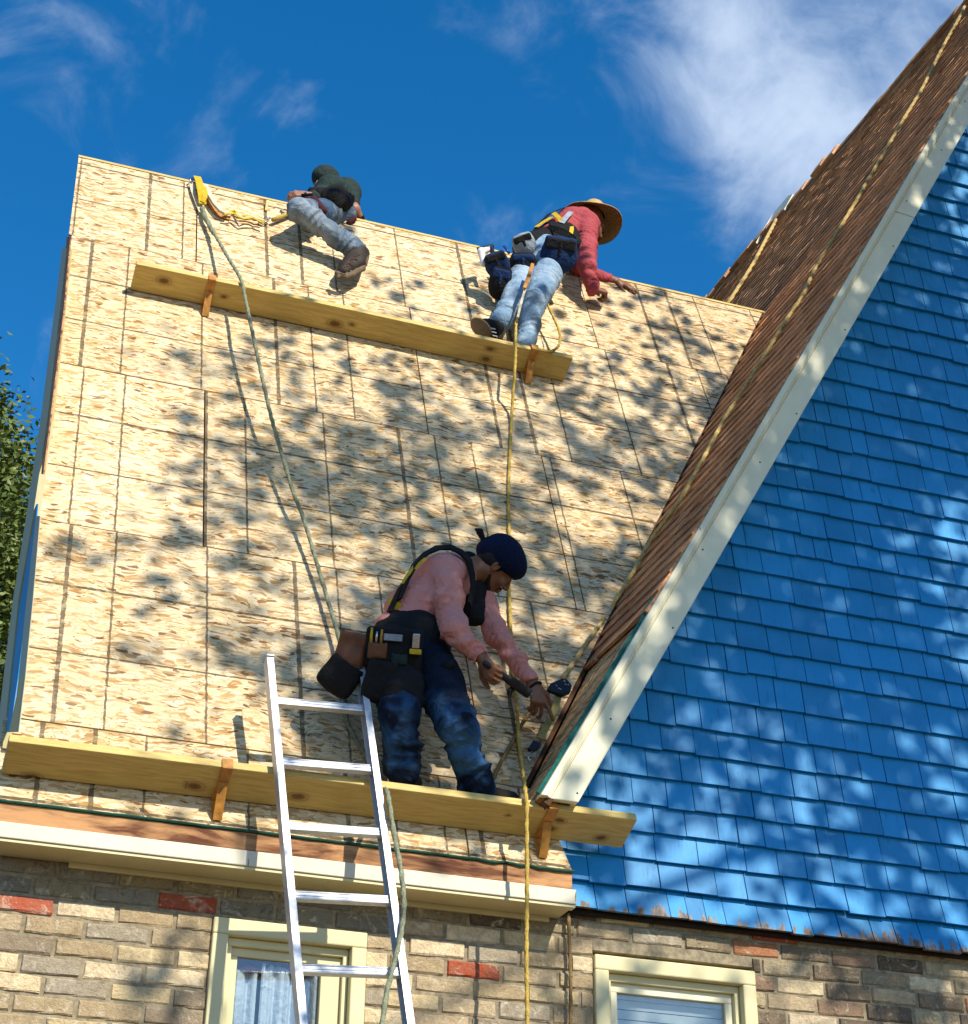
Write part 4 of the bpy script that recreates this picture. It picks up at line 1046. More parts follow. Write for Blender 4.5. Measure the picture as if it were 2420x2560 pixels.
def head(S, c, up, fwd, sc=1.0, k=0.01):
    up = nrm(up); fwd = nrm(fwd-up*(fwd@up)); sd_ = np.cross(fwd, up); ax = np.array([sd_, fwd, up])
    L = lambda x, y, z: c+(sd_*x+fwd*y+up*z)*sc
    r = lambda *a: np.array(a)*sc
    S.ell(L(0, -.012, .035), r(.074, .096, .088), ax, .01)
    S.ell(L(0, .032, -.028), r(.058, .062, .082), ax, .025)
    S.cone(L(.05, -.01, -.045), L(.016, .072, -.098), .026*sc, .02*sc, .02); S.cone(L(-.05, -.01, -.045), L(-.016, .072, -.098), .026*sc, .02*sc, .02)
    S.ell(L(0, .078, -.10), r(.024, .02, .018), ax, .015)
    S.ell(L(0, .082, .028), r(.05, .018, .013), ax, .012)
    for s_ in (-1, 1):
        S.ell(L(.031*s_, .103, .004), r(.017, .016, .012), ax, .01, True); S.ell(L(.031*s_, .080, .004), r(.0135, .0135, .0115), ax, .002)
        S.ell(L(.040*s_, .070, -.028), r(.022, .022, .02), ax, .015)
        S.ell(L(.077*s_, -.008, -.004), r(.008, .019, .031), ax, .005); S.ell(L(.083*s_, -.004, -.002), r(.006, .010, .018), ax, .004, True); S.ell(L(.076*s_, -.004, -.026), r(.006, .010, .010), ax, .004)
        S.ell(L(.012*s_, .104, -.034), r(.009, .010, .008), ax, .006)
    S.cone(L(0, .090, .012), L(0, .113, -.026), .009*sc, .0135*sc, .008)
    S.ell(L(0, .100, -.057), r(.023, .011, .006), ax, .004); S.ell(L(0, .097, -.069), r(.020, .011, .007), ax, .004)
    S.ell(L(0, .110, -.063), r(.022, .008, .0018), ax, .002, True)
    return L, ax
def hand(S, w, dirn, palm, sc=1.0, curl=(.3, .3, .3, .3), spread=.12, thumb=1, curl2=None, side=1, thumb_out=.8):
    """w wrist, dirn towards the knuckles, palm = normal out of the palm, side +1 puts the thumb along +cross(dirn, palm)"""
    d = nrm(dirn); p = nrm(palm-d*(palm@d)); s_ = np.cross(d, p)*side
    K = w+d*.088*sc
    S.cone(w, w+d*.03*sc, .024*sc, .027*sc, .012, flat=(p, 1.45))
    for i, x in enumerate((.030, .010, -.010, -.029)):
        kn = w+d*(.088-.006*abs(i-1))*sc+s_*x*sc
        S.cone(w+d*.02*sc+s_*x*.55*sc, kn, .0155*sc, .0125*sc, .012)
        L = (.042, .047, .044, .034)[i]*sc; a = curl[i]; b = a*2.0+.12 if curl2 is None else curl2[i]; c = b+a*1.0+.1
        q = kn
        for ang, ln, r0, r1 in ((a, L, .0100, .0090), (b, L*.62, .0090, .0082), (c, L*.50, .0082, .0070)):
            dd = d*math.cos(ang)+p*math.sin(ang)+s_*x/.03*spread*math.cos(ang); dd = nrm(dd)
            S.cone(q, q+dd*ln, r0*sc, r1*sc, .004); q = q+dd*ln
    t0 = w+d*.022*sc+s_*.022*sc; t1 = t0+nrm(d*.65+s_*thumb_out+p*.35)*.045*sc; t2 = t1+nrm(d*.85+s_*.35+p*.45)*.032*sc; t3 = t2+nrm(d*.9+s_*.05+p*.5)*.024*sc
    S.cone(t0, t1, .0165*sc, .0130*sc, .012); S.cone(t1, t2, .0125*sc, .0108*sc, .004); S.cone(t2, t3, .0105*sc, .0085*sc, .004)
    return K

SKIN1 = mat_simple('skin_brown', (0.23, 0.095, 0.045), 0.5, 0, 0.25, 40, 0.15, spec=0.4)
SKIN2 = mat_simple('skin_tan', (0.36, 0.16, 0.09), 0.5, 0, 0.2, 40, 0.15, spec=0.4)
PINK = mat_cloth('pink_shirt', (0.66, 0.27, 0.22), (0.56, 0.19, 0.17)); RED = mat_cloth('red_shirt', (0.40, 0.075, 0.085), (0.26, 0.035, 0.05))
JEAN_D = mat_cloth('dark_denim', (0.005, 0.011, 0.026), (0.002, 0.004, 0.009), fade=0.85, fcol=(0.05, 0.14, 0.29), z_lit=4.58); JEAN_L = mat_cloth('light_denim', (0.20, 0.31, 0.43), (0.09, 0.17, 0.29), fade=0.7, fcol=(0.42, 0.52, 0.62))  # dark denim: light on the shins and shade on the thighs are painted in
JEAN_M = mat_cloth('worn_denim', (0.06, 0.11, 0.18), (0.012, 0.03, 0.07), fade=0.5, fcol=(0.46, 0.52, 0.57))
BLACKC = mat_cloth('black_cloth', (0.012, 0.012, 0.013), (0.02, 0.02, 0.02), 120); NAVYC = mat_cloth('navy_cloth', (0.004, 0.009, 0.035), (0.01, 0.01, 0.02), 120)
GREENC = mat_cloth('dark_green_cloth', (0.024, 0.042, 0.038), (0.02, 0.03, 0.03), 120); NAVYBAG = mat_cloth('navy_bag', (0.012, 0.035, 0.11), (0.008, 0.015, 0.04), 120)
GREYC = mat_cloth('grey_cloth', (0.25, 0.30, 0.34), (0.10, 0.13, 0.16), 120, fade=0.5, fcol=(0.5, 0.55, 0.6)); LEATHER = mat_simple('brown_leather', (0.16, 0.055, 0.018), 0.55, 0, 0.5, 14, 0.3)
STRAW = mat_simple('straw', (0.62, 0.40, 0.15), 0.8, 0, 0.45, 60, 0.5); BOOT = mat_simple('boot_leather', (0.030, 0.018, 0.010), 0.7, 0, 0.5, 30, 0.4); SOLE = mat_simple('sole', (0.16, 0.11, 0.06), 0.8, 0, 0.4, 50, 0.4)
HAIR = mat_simple('hair', (0.006, 0.005, 0.004), 0.7, 0, 0.3, 120, 0.5)
WHITEP = mat_simple('white_plastic', (0.7, 0.7, 0.72), 0.4, 0, 0.1)

# ---- worker kneeling on the lower plank
def worker_low():
    base = roof(1090, 2040, .10)
    R_ = empty('person', base, 'worker in pink shirt, dark jeans and black cap bending over the roof valley', 'person')
    q = roof
    sh_n, el_n, wr_n = q(1108, 1432, .40), q(1136, 1578, .46), q(1208, 1650, .44)
    sh_f, el_f, wr_f = q(1178, 1455, .22), q(1245, 1590, .22), q(1334, 1712, .20)
    ch, mid, wa = q(1112, 1448, .31), q(1040, 1528, .29), q(1005, 1585, .27)
    hl, kl, al = q(985, 1650, .24), q(1000, 1795, .29), q(1005, 1915, .15)
    hr, kr, ar = q(1070, 1655, .28), q(1142, 1810, .34), q(1190, 1960, .14)
    hc = q(1240, 1413, .36); up = img(.80, .60, .05); fw = img(.60, -.80, .12)
    # body: one skin surface from head to feet
    S = SDF()
    L, ax = head(S, hc, up, fw, 1.0)
    S.cone(L(0, -.03, -.05), q(1150, 1436, .32), .056, .062, .03)
    S.cone(ch, mid, .10, .095, .04).cone(mid, wa, .095, .10, .04)
    for a, b, c_, r in ((sh_n, el_n, wr_n, 1), (sh_f, el_f, wr_f, 1)):
        S.cone(ch, a, .06, .055, .03); S.cone(a, b, .052, .036, .02); S.cone(b, c_, .036, .026, .02)
    for a, b, c_ in ((hl, kl, al), (hr, kr, ar)):
        S.cone(wa, a, .09, .085, .03); S.cone(a, b, .08, .05, .02); S.cone(b, c_, .05, .035, .02); S.cone(c_, c_+RS*(-.01), .035, .033, .02)
    # near hand closed on the tool, far hand open with the index finger down on the boards
    hd = nrm(q(1250, 1690, .42)-wr_n)
    hand(S, wr_n, nrm(q(1232, 1690, .44)-wr_n), img(.35, .1, .9), .95, (1.0, 1.1, 1.15, 1.2), .05, 1, side=-1)
    tip = q(1386, 1802, .15); fd = nrm(q(1352, 1765, .17)-wr_f)
    hand(S, wr_f, fd, img(-.45, -.2, .85), 1.0, (.08, .75, .9, 1.0), .15, 1, curl2=(.16, 1.3, 1.5, 1.6), side=1)
    sdf_obj('body', S, .0055, SKIN1, R_)
    # hair under the cap, dark shell on chin, jaw and upper lip
    S = SDF(); S.ell(L(0, -.028, .010), (.080, .090, .075), ax, .01); S.ell(L(0, .02, -.16), (.09, .2, .09), ax, .01, True); S.ell(L(0, .10, -.02), (.075, .085, .12), ax, .01, True)
    sdf_obj('hair', S, .006, HAIR, R_)
    S = SDF(); S.ell(L(0, .066, -.104), (.036, .033, .026), ax, .01); S.cone(L(.052, .0, -.05), L(.024, .062, -.10), .0215, .022, .01); S.cone(L(-.052, .0, -.05), L(-.024, .062, -.10), .0215, .022, .01)
    S.ell(L(0, .100, -.047), (.024, .0085, .005), ax, .006)
    sdf_obj('jaw_shell', S, .0055, HAIR, R_)
    # cap: dome, low front, knotted tail at the back
    S = SDF(); S.ell(L(0, -.012, .052), (.091, .112, .093), ax, .01); S.ell(L(0, .038, .062), (.080, .080, .062), ax, .02); S.ell(L(0, -.085, .005), (.058, .045, .045), ax, .03)
    S.ell(L(0, .075, -.045), (.12, .10, .068), ax, .008, True); S.ell(L(0, -.01, -.075), (.12, .07, .085), ax, .008, True)
    S.cone(L(.0, -.108, .012), L(.0, -.118, .03), .016, .014, .01)
    sdf_obj('cap', S, .0055, NAVYC, R_)
    S = SDF(); k0 = L(0, -.112, .02); S.cone(k0, k0+img(-.35, .75, 0)*.055, .010, .017, .006, flat=(CF, 1.6)); S.cone(k0+img(-.35, .75, 0)*.055, k0+img(-.55, .85, 0)*.075, .016, .007, .006, flat=(CF, 1.6)); S.cone(k0, k0+img(.3, .6, -.3)*.03, .009, .007, .006)
    sdf_obj('cap_knot', S, .005, BLACKC, R_)
    # shirt
    S = SDF(); W_ = (.0045, .062, .3)
    S.cone(ch, mid, .120, .122, .05, (.013, .13, 1.0)); S.cone(mid, wa, .122, .118, .04, (.014, .09, 2.0)); S.cone(q(1140, 1432, .33), ch, .08, .10, .05)
    S.cone(ch, sh_n, .08, .078, .05); S.cone(sh_n, el_n, .076, .057, .03, (.014, .10, .4)); S.cone(el_n, wr_n, .056, .036, .02, (.013, .06, 1.3))
    S.cone(ch, sh_f, .075, .068, .05); S.cone(sh_f, el_f, .068, .052, .03, (.013, .10, 2.2)); S.cone(el_f, wr_f, .050, .036, .02, (.013, .06, .3))
    S.cone(wr_n, wr_n+nrm(wr_n-el_n)*.02, .034, .033, .01, sub=True); S.cone(wr_f, wr_f+nrm(wr_f-el_f)*.02, .032, .031, .01, sub=True)
    sdf_obj('shirt', S, .006, PINK, R_)
    # jeans
    S = SDF(); S.cone(wa, q(1018, 1635, .26), .112, .125, .04, (.004, .08, 0))
    S.cone(hl, kl, .112, .084, .03, (.013, .14, .7)); S.cone(kl, al, .082, .072, .02, (.017, .09, 1.8)); S.cone(al, al-RS*.03, .078, .07, .02, (.006, .04, 0))
    S.cone(hr, kr, .112, .086, .03, (.013, .14, 2.7)); S.cone(kr, ar, .080, .068, .02, (.017, .09, .9)); S.cone(ar, ar+nrm(q(1203, 1985, .10)-ar)*.05, .076, .068, .02, (.008, .035, 0))
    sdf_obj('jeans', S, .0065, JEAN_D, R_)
    for a, t in ((q(1010, 1968, .07), img(.25, 0, .9)), (q(1215, 1990, .09), img(.75, -.2, .4))):
        S = SDF(); S.cone(a, a+nrm(t)*.12, .045, .038, .02); S.cone(a-nrm(t)*.05, a, .044, .045, .02); sdf_obj('boot', S, .0065, BOOT, R_)
    # belt, pouches
    S = SDF(); S.cone(q(1000, 1600, .27), q(1062, 1612, .29), .118, .114, .03, (.004, .05, 0)); S.cone(q(1003, 1590, .27), q(1040, 1585, .30), .114, .108, .03); S.cone(q(985, 1650, .26), q(1000, 1735, .30), .122, .104, .04, (.008, .09, .4))
    sdf_obj('tool_belt', S, .007, BLACKC, R_)
    axp = np.array([img(.99, -.13, -.05), img(.13, .99, .1), -img(.05, -.1, 1)])
    def bag(name, px, py, h, hx, hy, hz, mat, rot=0.0, rad=.03, extra=None):
        c, s_ = math.cos(rot), math.sin(rot); A = np.array([axp[0]*c+axp[1]*s_, -axp[0]*s_+axp[1]*c, axp[2]])
        S = SDF(); cc = q(px, py, h); S.box(cc, (hx, hy, hz), A, rad, .02); S.ell(cc-A[1]*hy*.4+A[2]*hz*.4, (hx*.9, hy*.7, hz*.9), A, .03)
        S.box(cc+A[1]*hy+A[2]*hz*.2, (hx*.72, hy*.25, hz*.5), A, .01, .01, True)
        o = sdf_obj(name, S, .007, mat, R_); return cc, A, o
    cA, AA, po = bag('front_pouch', 985, 1622, .385, .118, .088, .042, BLACKC, .06, .018)
    bag('side_pouch', 878, 1634, .30, .062, .092, .048, LEATHER, -.10, .018); bag('rear_pouch', 852, 1690, .24, .078, .070, .05, BLACKC, -.5, .02); bag('hip_pouch', 1092, 1605, .34, .05, .072, .04, BLACKC, .15, .018)
    bag('lower_pouch', 950, 1700, .33, .062, .085, .035, BLACKC, -.1, .018)
    mb = MB()
    top = [cA+AA[2]*.062+AA[0]*(x-.06)-AA[1]*(.058+.03*math.sin((x+.02)*13)) for x in np.linspace(0, .13, 8)]
    mb.tube(top, [.006, .010, .013, .014, .014, .013, .010, .005], 8); mb.build('pouch_lip', GREENC, po, smooth=True)
    mb = MB(); mb.obox(cA+AA[2]*.066+AA[0]*.0+AA[1]*.045, AA, (.038, .014, .003)); bevel(mb.build('pouch_label', GREENC if False else GREYC, po), .002)
    for (ox, oy, sx, sy) in ((-.062, -.012, .040, .036), (.030, -.040, .034, .026)):
        S = SDF(); S.box(cA+AA[0]*ox+AA[1]*oy+AA[2]*.052, (sx, sy, .016), AA, .008, .006); S.box(cA+AA[0]*ox+AA[1]*(oy+sy)+AA[2]*.056, (sx*.8, .008, .010), AA, .003, .004, True); sdf_obj('pocket', S, .005, LEATHER if ox < 0 else GREENC, po)
    for (ox, ln, mt) in ((-.092, .05, WEB_Y), (-.070, .035, STEEL), (-.050, .045, ORANGE), (.085, .03, STEEL)):
        m2 = MB(); p = cA+AA[0]*ox+AA[1]*.03+AA[2]*.050; m2.tube([p-AA[1]*.03, p+AA[1]*ln*.4, p+AA[1]*ln], [.006, .0065, .004], 8); m2.build('tool_handle', mt, po, smooth=True)
    tk = q(1040, 1610, .475)
    mb = MB(); mb.obox(tk+AA[1]*.012, AA, (.015, .030, .012)); bevel(mb.build('tape_measure', STEEL, po), .004)
    mb = MB(); mb.obox(tk-AA[1]*.032, AA, (.024, .011, .014)); bevel(mb.build('yellow_clip', WEB_Y, po), .004)
    mb = MB(); a = q(1117, 1666, .40); mb.tube([a-img(.9, .35, 0)*.02, a+img(.9, .35, 0)*.035], .018, 10); mb.build('hammer_handle', BLACKC, R_, smooth=True)
    # harness: collar strap, back strap, yellow patches
    webbing('harness_strap', [q(x, y, h) for x, y, h in ((1000, 1500, .40), (1018, 1455, .42), (1040, 1412, .43), (1066, 1386, .44), (1095, 1372, .45), (1128, 1371, .46), (1152, 1383, .455), (1170, 1402, .44), (1178, 1432, .42), (1180, 1470, .40), (1172, 1510, .38))], .036, WEB_B, R_, .01, [img(*v) for v in ((-.8, .3, -.5), (-.75, .4, -.5), (-.6, .6, -.5), (-.4, .75, -.5), (-.15, .85, -.5), (.15, .85, -.5), (.4, .7, -.5), (.6, .5, -.6), (.8, .2, -.6), (.85, 0, -.5), (.8, -.2, -.5))])
    webbing('harness_patch', [q(x, y, h) for x, y, h in ((1012, 1462, .405), (1026, 1438, .425), (1046, 1412, .435), (1062, 1398, .44))], .026, WEB_Y, R_, .014, [img(-.6, .45, -.65)]*4)
    webbing('harness_patch', [q(x, y, h) for x, y, h in ((978, 1500, .345), (988, 1512, .365), (1000, 1520, .375))], .034, WEB_Y, R_, .012, [img(-.5, .5, -.7)]*3)
    webbing('harness_strap', [q(x, y, h) for x, y, h in ((975, 1530, .36), (990, 1498, .385), (1003, 1470, .40), (1016, 1450, .405))], .03, WEB_B, R_, .008, [img(-.7, .4, -.6)]*4)
    S = SDF(); S.cone(q(1170, 1405, .28), q(1182, 1470, .26), .05, .06, .03); S.cone(q(1182, 1470, .26), q(1185, 1540, .24), .06, .05, .03, (.004, .05, 0)); sdf_obj('vest_front', S, .007, BLACKC, R_)
    # sunglasses strap on the nose side left out; wrist band
    mb = MB(); u = nrm(wr_f-el_f); mb.lathe(wr_f+u*.012, u, [(.030, -.006), (.033, -.004), (.033, .004), (.030, .006)], 16); mb.build('wrist_band', BLACKC, R_)
    return R_
worker_low()
# the tool in his hand
def tool():
    q = roof; a, b = q(1226, 1668, .455), q(1318, 1732, .36); c = q(1290, 1712, .39)
    T = empty('hand_tool', a, 'black hand tool with silver jaw held by the worker in the pink shirt', 'hand tool')
    d = nrm(b-a); y = nrm(np.cross(d, CF)); z = np.cross(d, y)
    S = SDF(); S.cone(a-d*.03, a+d*.06, .013, .013, .006); S.cone(a+d*.05, b, .014, .022, .01, flat=(z, 1.3)); S.box(c+y*.004, (.045, .020, .014), np.array([d, y, z]), .006, .01)
    sdf_obj('grip', S, .004, BLACKM, T)
    for k, (o, l) in enumerate(((-.012, .034), (-.002, .038), (.008, .034))):
        mb = MB(); p = c+d*o-y*.018; mb.tube([p, p-y*l*.6-d*.004, p-y*l+d*.006], [.0045, .0038, .0025], 8); mb.build('lever', BLACKM, T, smooth=True)
    mb = MB(); mb.obox(b+d*.0-z*.004, (d, y, z), (.016, .012, .018)); bevel(mb.build('jaw', STEEL, T), .003)
    for p in (c+d*.028-y*.012, b+y*.018-d*.01):
        mb = MB(); mb.lathe(p-z*.02, -z, [(0, .006), (.005, .005), (.006, 0)], 10); mb.build('bolt', STEEL, T)
    mb = MB(); mb.tube([c+d*.02-y*.022-z*.02, c+d*.05+y*.006-z*.02, b+y*.01-z*.02], .0025, 6); mb.build('cable', STEEL, T)
tool()

# ---- worker in the straw hat on the upper plank
def worker_hat():
    def z(x, y, h): return roof(1130+x/3.608, 450+y/3.608, h)
    R_ = empty('person', z(600, 1450, .1), 'worker in a wide straw hat, red shirt and light jeans leaning over the ridge', 'person')
    hip = z(840, 660, .12); hl, hr = z(655, 800, .10), z(890, 790, .16)
    wa = z(870, 560, .10); ch = z(1090, 410, .08); sh_n, el_n, wr_n = z(1215, 400, .14), z(1215, 780, .18), z(1270, 985, .11)
    sh_f, el_f, wr_f = z(1150, 420, -.12), z(1120, 800, .02), z(1480, 915, .0)
    kl, al = z(545, 1070, .15), z(440, 1270, .12); kr, ar = z(745, 1090, .20), z(672, 1430, .09)
    hc = z(1262, 345, .02); up = img(.16, .80, .58); fw = img(.75, -.55, .35)
    S = SDF(); L, ax = head(S, hc-up*.03, up, fw, .98)
    S.cone(L(0, -.03, -.04), z(1150, 370, .05), .055, .06, .03)
    S.cone(ch, wa, .10, .09, .04).cone(wa, hip, .09, .10, .04)
    for a, b, c_ in ((sh_n, el_n, wr_n), (sh_f, el_f, wr_f)): S.cone(ch, a, .06, .05, .03); S.cone(a, b, .05, .036, .02); S.cone(b, c_, .036, .028, .02)
    for a, b, c_ in ((hl, kl, al), (hr, kr, ar)): S.cone(hip, a, .09, .08, .03); S.cone(a, b, .07, .05, .02); S.cone(b, c_, .048, .032, .02)
    hand(S, wr_n, nrm(z(1400, 1010, .10)-wr_n), -RN*.6+img(.2, -.9, 0)*.4, 1.05, (1.0, 1.05, 1.1, 1.2), .05, 1, side=1)
    hand(S, wr_f, nrm(z(1600, 960, .01)-wr_f), -RN+img(0, -.4, 0), 1.0, (.22, .2, .2, .2), .2, 1, side=-1)
    sdf_obj('body', S, .0065, SKIN1, R_)
    S = SDF(); S.cone(ch, wa, .118, .102, .05, (.008, .10, .5)); S.cone(wa, hip, .102, .105, .03, (.006, .06, 0)); S.cone(ch, z(1170, 350, .05), .11, .08, .04)
    S.cone(ch, sh_n, .085, .085, .05); S.cone(sh_n, el_n, .076, .060, .03, (.009, .09, .2)); S.cone(el_n, wr_n, .056, .042, .02, (.010, .055, 1.0))
    S.cone(ch, sh_f, .08, .07, .04); S.cone(sh_f, el_f, .068, .058, .03, (.005, .06, .2)); S.cone(el_f, z(1400, 895, .0), .05, .040, .02, (.005, .04, 1.0))
    sdf_obj('shirt', S, .007, RED, R_)
    S = SDF(); S.cone(hip, z(780, 760, .12), .118, .115, .04)
    S.cone(hl, kl, .090, .064, .03, (.006, .10, .7)); S.cone(kl, al, .062, .062, .02, (.0085, .06, 1.8)); S.cone(al, z(420, 1300, .10), .060, .056, .02)
    S.cone(hr, kr, .100, .076, .03, (.007, .09, 2.7)); S.cone(kr, ar, .068, .058, .02, (.012, .08, .9)); S.cone(ar, z(650, 1480, .08), .060, .056, .02)
    sdf_obj('jeans', S, .007, JEAN_L, R_)
    # shoes: left one shows its pale sole
    S = SDF(); a = z(400, 1330, .10); d = img(-.6, -.1, -.75); S.cone(a, a+nrm(img(-.75, .05, .3))*.05, .046, .044, .02); S.ell(z(330, 1340, .11), (.055, .075, .040), np.array([img(.4, .9, 0), img(.85, -.4, .3), img(-.2, .1, .95)]), .02)
    sdf_obj('shoe', S, .006, BLACKC, R_)
    S = SDF(); S.cone(z(660, 1465, .09), z(600, 1500, .05), .045, .035, .02); sdf_obj('shoe', S, .006, BLACKC, R_)
    S = SDF(); S.ell(z(262, 1338, .125), (.052, .082, .016), np.array([img(.5, .5, -.1), img(-.32, .95, .1)*-1, img(-.85, -.2, -.45)]), .02); sdf_obj('sole', S, .005, SOLE, R_)
    mb = MB()
    for k in range(5):
        p = z(335+k*8, 1270+k*33, .14); mb.tube([p, p+img(.9, -.25, -.2)*.028], .0035, 6)
    mb.build('laces', WHITEP, R_)
    # hat: crown, wide curved brim with rings
    hx = np.cross(up, CF); hx /= np.linalg.norm(hx); hy = np.cross(up, hx); c = z(1268, 338, .0)+up*.02
    prof = []
    for i in range(25):
        r = .078+(.205-.078)*i/24; prof.append((r+.0018*math.sin(i*2.6), -.004-.060*(i/24)**1.7+.0016*math.cos(i*2.6)))
    top = [(.001, .105), (.035, .104), (.058, .096), (.072, .075), (.078, .03), (.079, .0)]
    mb = MB(); mb.lathe(c, up, top+prof, 48, hx); o = mb.build('straw_hat', STRAW, R_, smooth=True)
    sm = o.modifiers.new('thick', 'SOLIDIFY'); sm.thickness = .004
    for v in o.data.vertices:      # floppy brim
        p = np.array(v.co)+root_loc(R_)-c; x, y = p@hx, p@hy; r = math.hypot(x, y)
        if r > .09: v.co = Vector(np.array(v.co)+up*((r-.09)*(.16*math.cos(2*math.atan2(y, x)+.5)+.07*math.sin(3*math.atan2(y, x)))))
    ring(c+up*.012, up, .081, .006, 'hat_band', BLACKC, R_)
    # belt and bags
    S = SDF(); S.cone(z(690, 620, .12), z(1010, 520, .14), .10, .10, .03, (.004, .05, 0)); S.cone(z(900, 500, .12), z(1080, 590, .16), .09, .07, .03); sdf_obj('tool_belt', S, .007, BLACKC, R_)
    def bag(name, x, y, h, r, mat, a=(1, 0, 0), b=(0, 1, 0)):
        A = np.array([img(*a), img(*b), np.cross(img(*a), img(*b))]); S = SDF(); cc = z(x, y, h); S.ell(cc, r, A, .02); S.box(cc+A[1]*r[1]*.55, (r[0]*.85, r[1]*.4, r[2]*.8), A, .02, .02); o_ = sdf_obj(name, S, .007, mat, R_)
        S = SDF(); S.box(cc+A[1]*r[1]*.50-CF*r[2]*.80, (r[0]*.80, r[1]*.30, r[2]*.22), A, .012, .01); S.box(cc+A[1]*r[1]*.12-CF*r[2]*1.0, (.008, r[1]*.30, .006), A, .003, .004); sdf_obj('flap', S, .006, BLACKC if mat is not BLACKC else NAVYBAG, o_)
    bag('right_bag', 965, 680, .27, (.115, .115, .065), NAVYBAG, (1, -.15, 0), (.15, 1, 0)); bag('grey_pouch', 655, 590, .22, (.072, .075, .045), GREYC, (.9, .35, 0), (-.35, .9, 0))
    bag('left_bag', 410, 770, .20, (.075, .080, .055), NAVYBAG, (.9, .3, 0), (-.3, .9, 0)); bag('lower_left_bag', 430, 930, .14, (.068, .10, .05), BLACKC, (.95, -.2, 0), (.2, .95, 0)); bag('middle_bag', 640, 760, .17, (.085, .07, .05), BLACKC)
    webbing('harness_strap', [z(x, y, h) for x, y, h in ((720, 500, .2), (790, 400, .2), (880, 310, .18), (1000, 260, .16), (1090, 250, .14))], .028, WEB_B, R_, .008, [img(-.5, .6, -.6)]*5)
    webbing('harness_patch', [z(x, y, h) for x, y, h in ((760, 430, .215), (830, 380, .215), (900, 340, .21))], .024, WEB_Y, R_, .008, [img(-.4, .6, -.7)]*3)
    webbing('harness_patch', [z(x, y, h) for x, y, h in ((915, 300, .20), (960, 340, .225), (985, 375, .23))], .030, WEB_Y, R_, .008, [img(-.1, .4, -.9)]*3)
    webbing('harness_strap', [z(x, y, h) for x, y, h in ((990, 390, .235), (1030, 340, .235), (1075, 290, .215))], .034, GREYC, R_, .008, [img(-.1, .3, -.9)]*3)
    webbing('harness_patch', [z(x, y, h) for x, y, h in ((1075, 400, .22), (1080, 440, .24), (1070, 490, .25))], .026, WEB_Y, R_, .008, [img(.1, .1, -1)]*3)
    webbing('harness_strap', [z(x, y, h) for x, y, h in ((860, 430, .225), (950, 450, .26), (1040, 490, .265), (1110, 540, .25))], .040, WEB_B, R_, .008, [img(0, .1, -1)]*4)
    mb = MB(); mb.prism([z(x, y, .31) for x, y in ((640, 965), (715, 745), (745, 755), (692, 935), (672, 972))], -RN*.014); bevel(mb.build('orange_handle', ORANGE, R_), .003)
    mb = MB(); mb.tube([z(720, 700, .22), z(735, 660, .225), z(745, 690, .23)], .004, 8); mb.build('hook', STEEL, R_, smooth=True)
    webbing('lanyard_strap', [z(x, y, h) for x, y, h in ((715, 850, .30), (660, 980, .29), (620, 1120, .27), (592, 1240, .22), (578, 1290, .18))], .014, WEB_W, R_, .004)
worker_hat()
nh = empty('nail_gun_handle', roof(1206, 635, .1), 'small black and white power tool hooked on the hatted worker\'s belt', 'power tool')
def ng():
    def z(x, y, h): return roof(1130+x/3.608, 450+y/3.608, h)
    S = SDF(); S.cone(z(285, 760, .18), z(262, 640, .20), .017, .022, .01); S.cone(z(262, 650, .20), z(330, 625, .19), .022, .020, .01); sdf_obj('shell', S, .005, WHITEP, nh)
    S = SDF(); S.cone(z(240, 620, .205), z(360, 600, .20), .012, .014, .008); S.cone(z(350, 610, .2), z(375, 680, .2), .016, .014, .008); sdf_obj('grip', S, .005, BLACKM, nh)
    mb = MB(); mb.tube([z(515, 660, .2), z(470, 600, .2)], [.008, .010], 8); mb.build('tool_tip', BLUEM, nh, smooth=True)
ng()

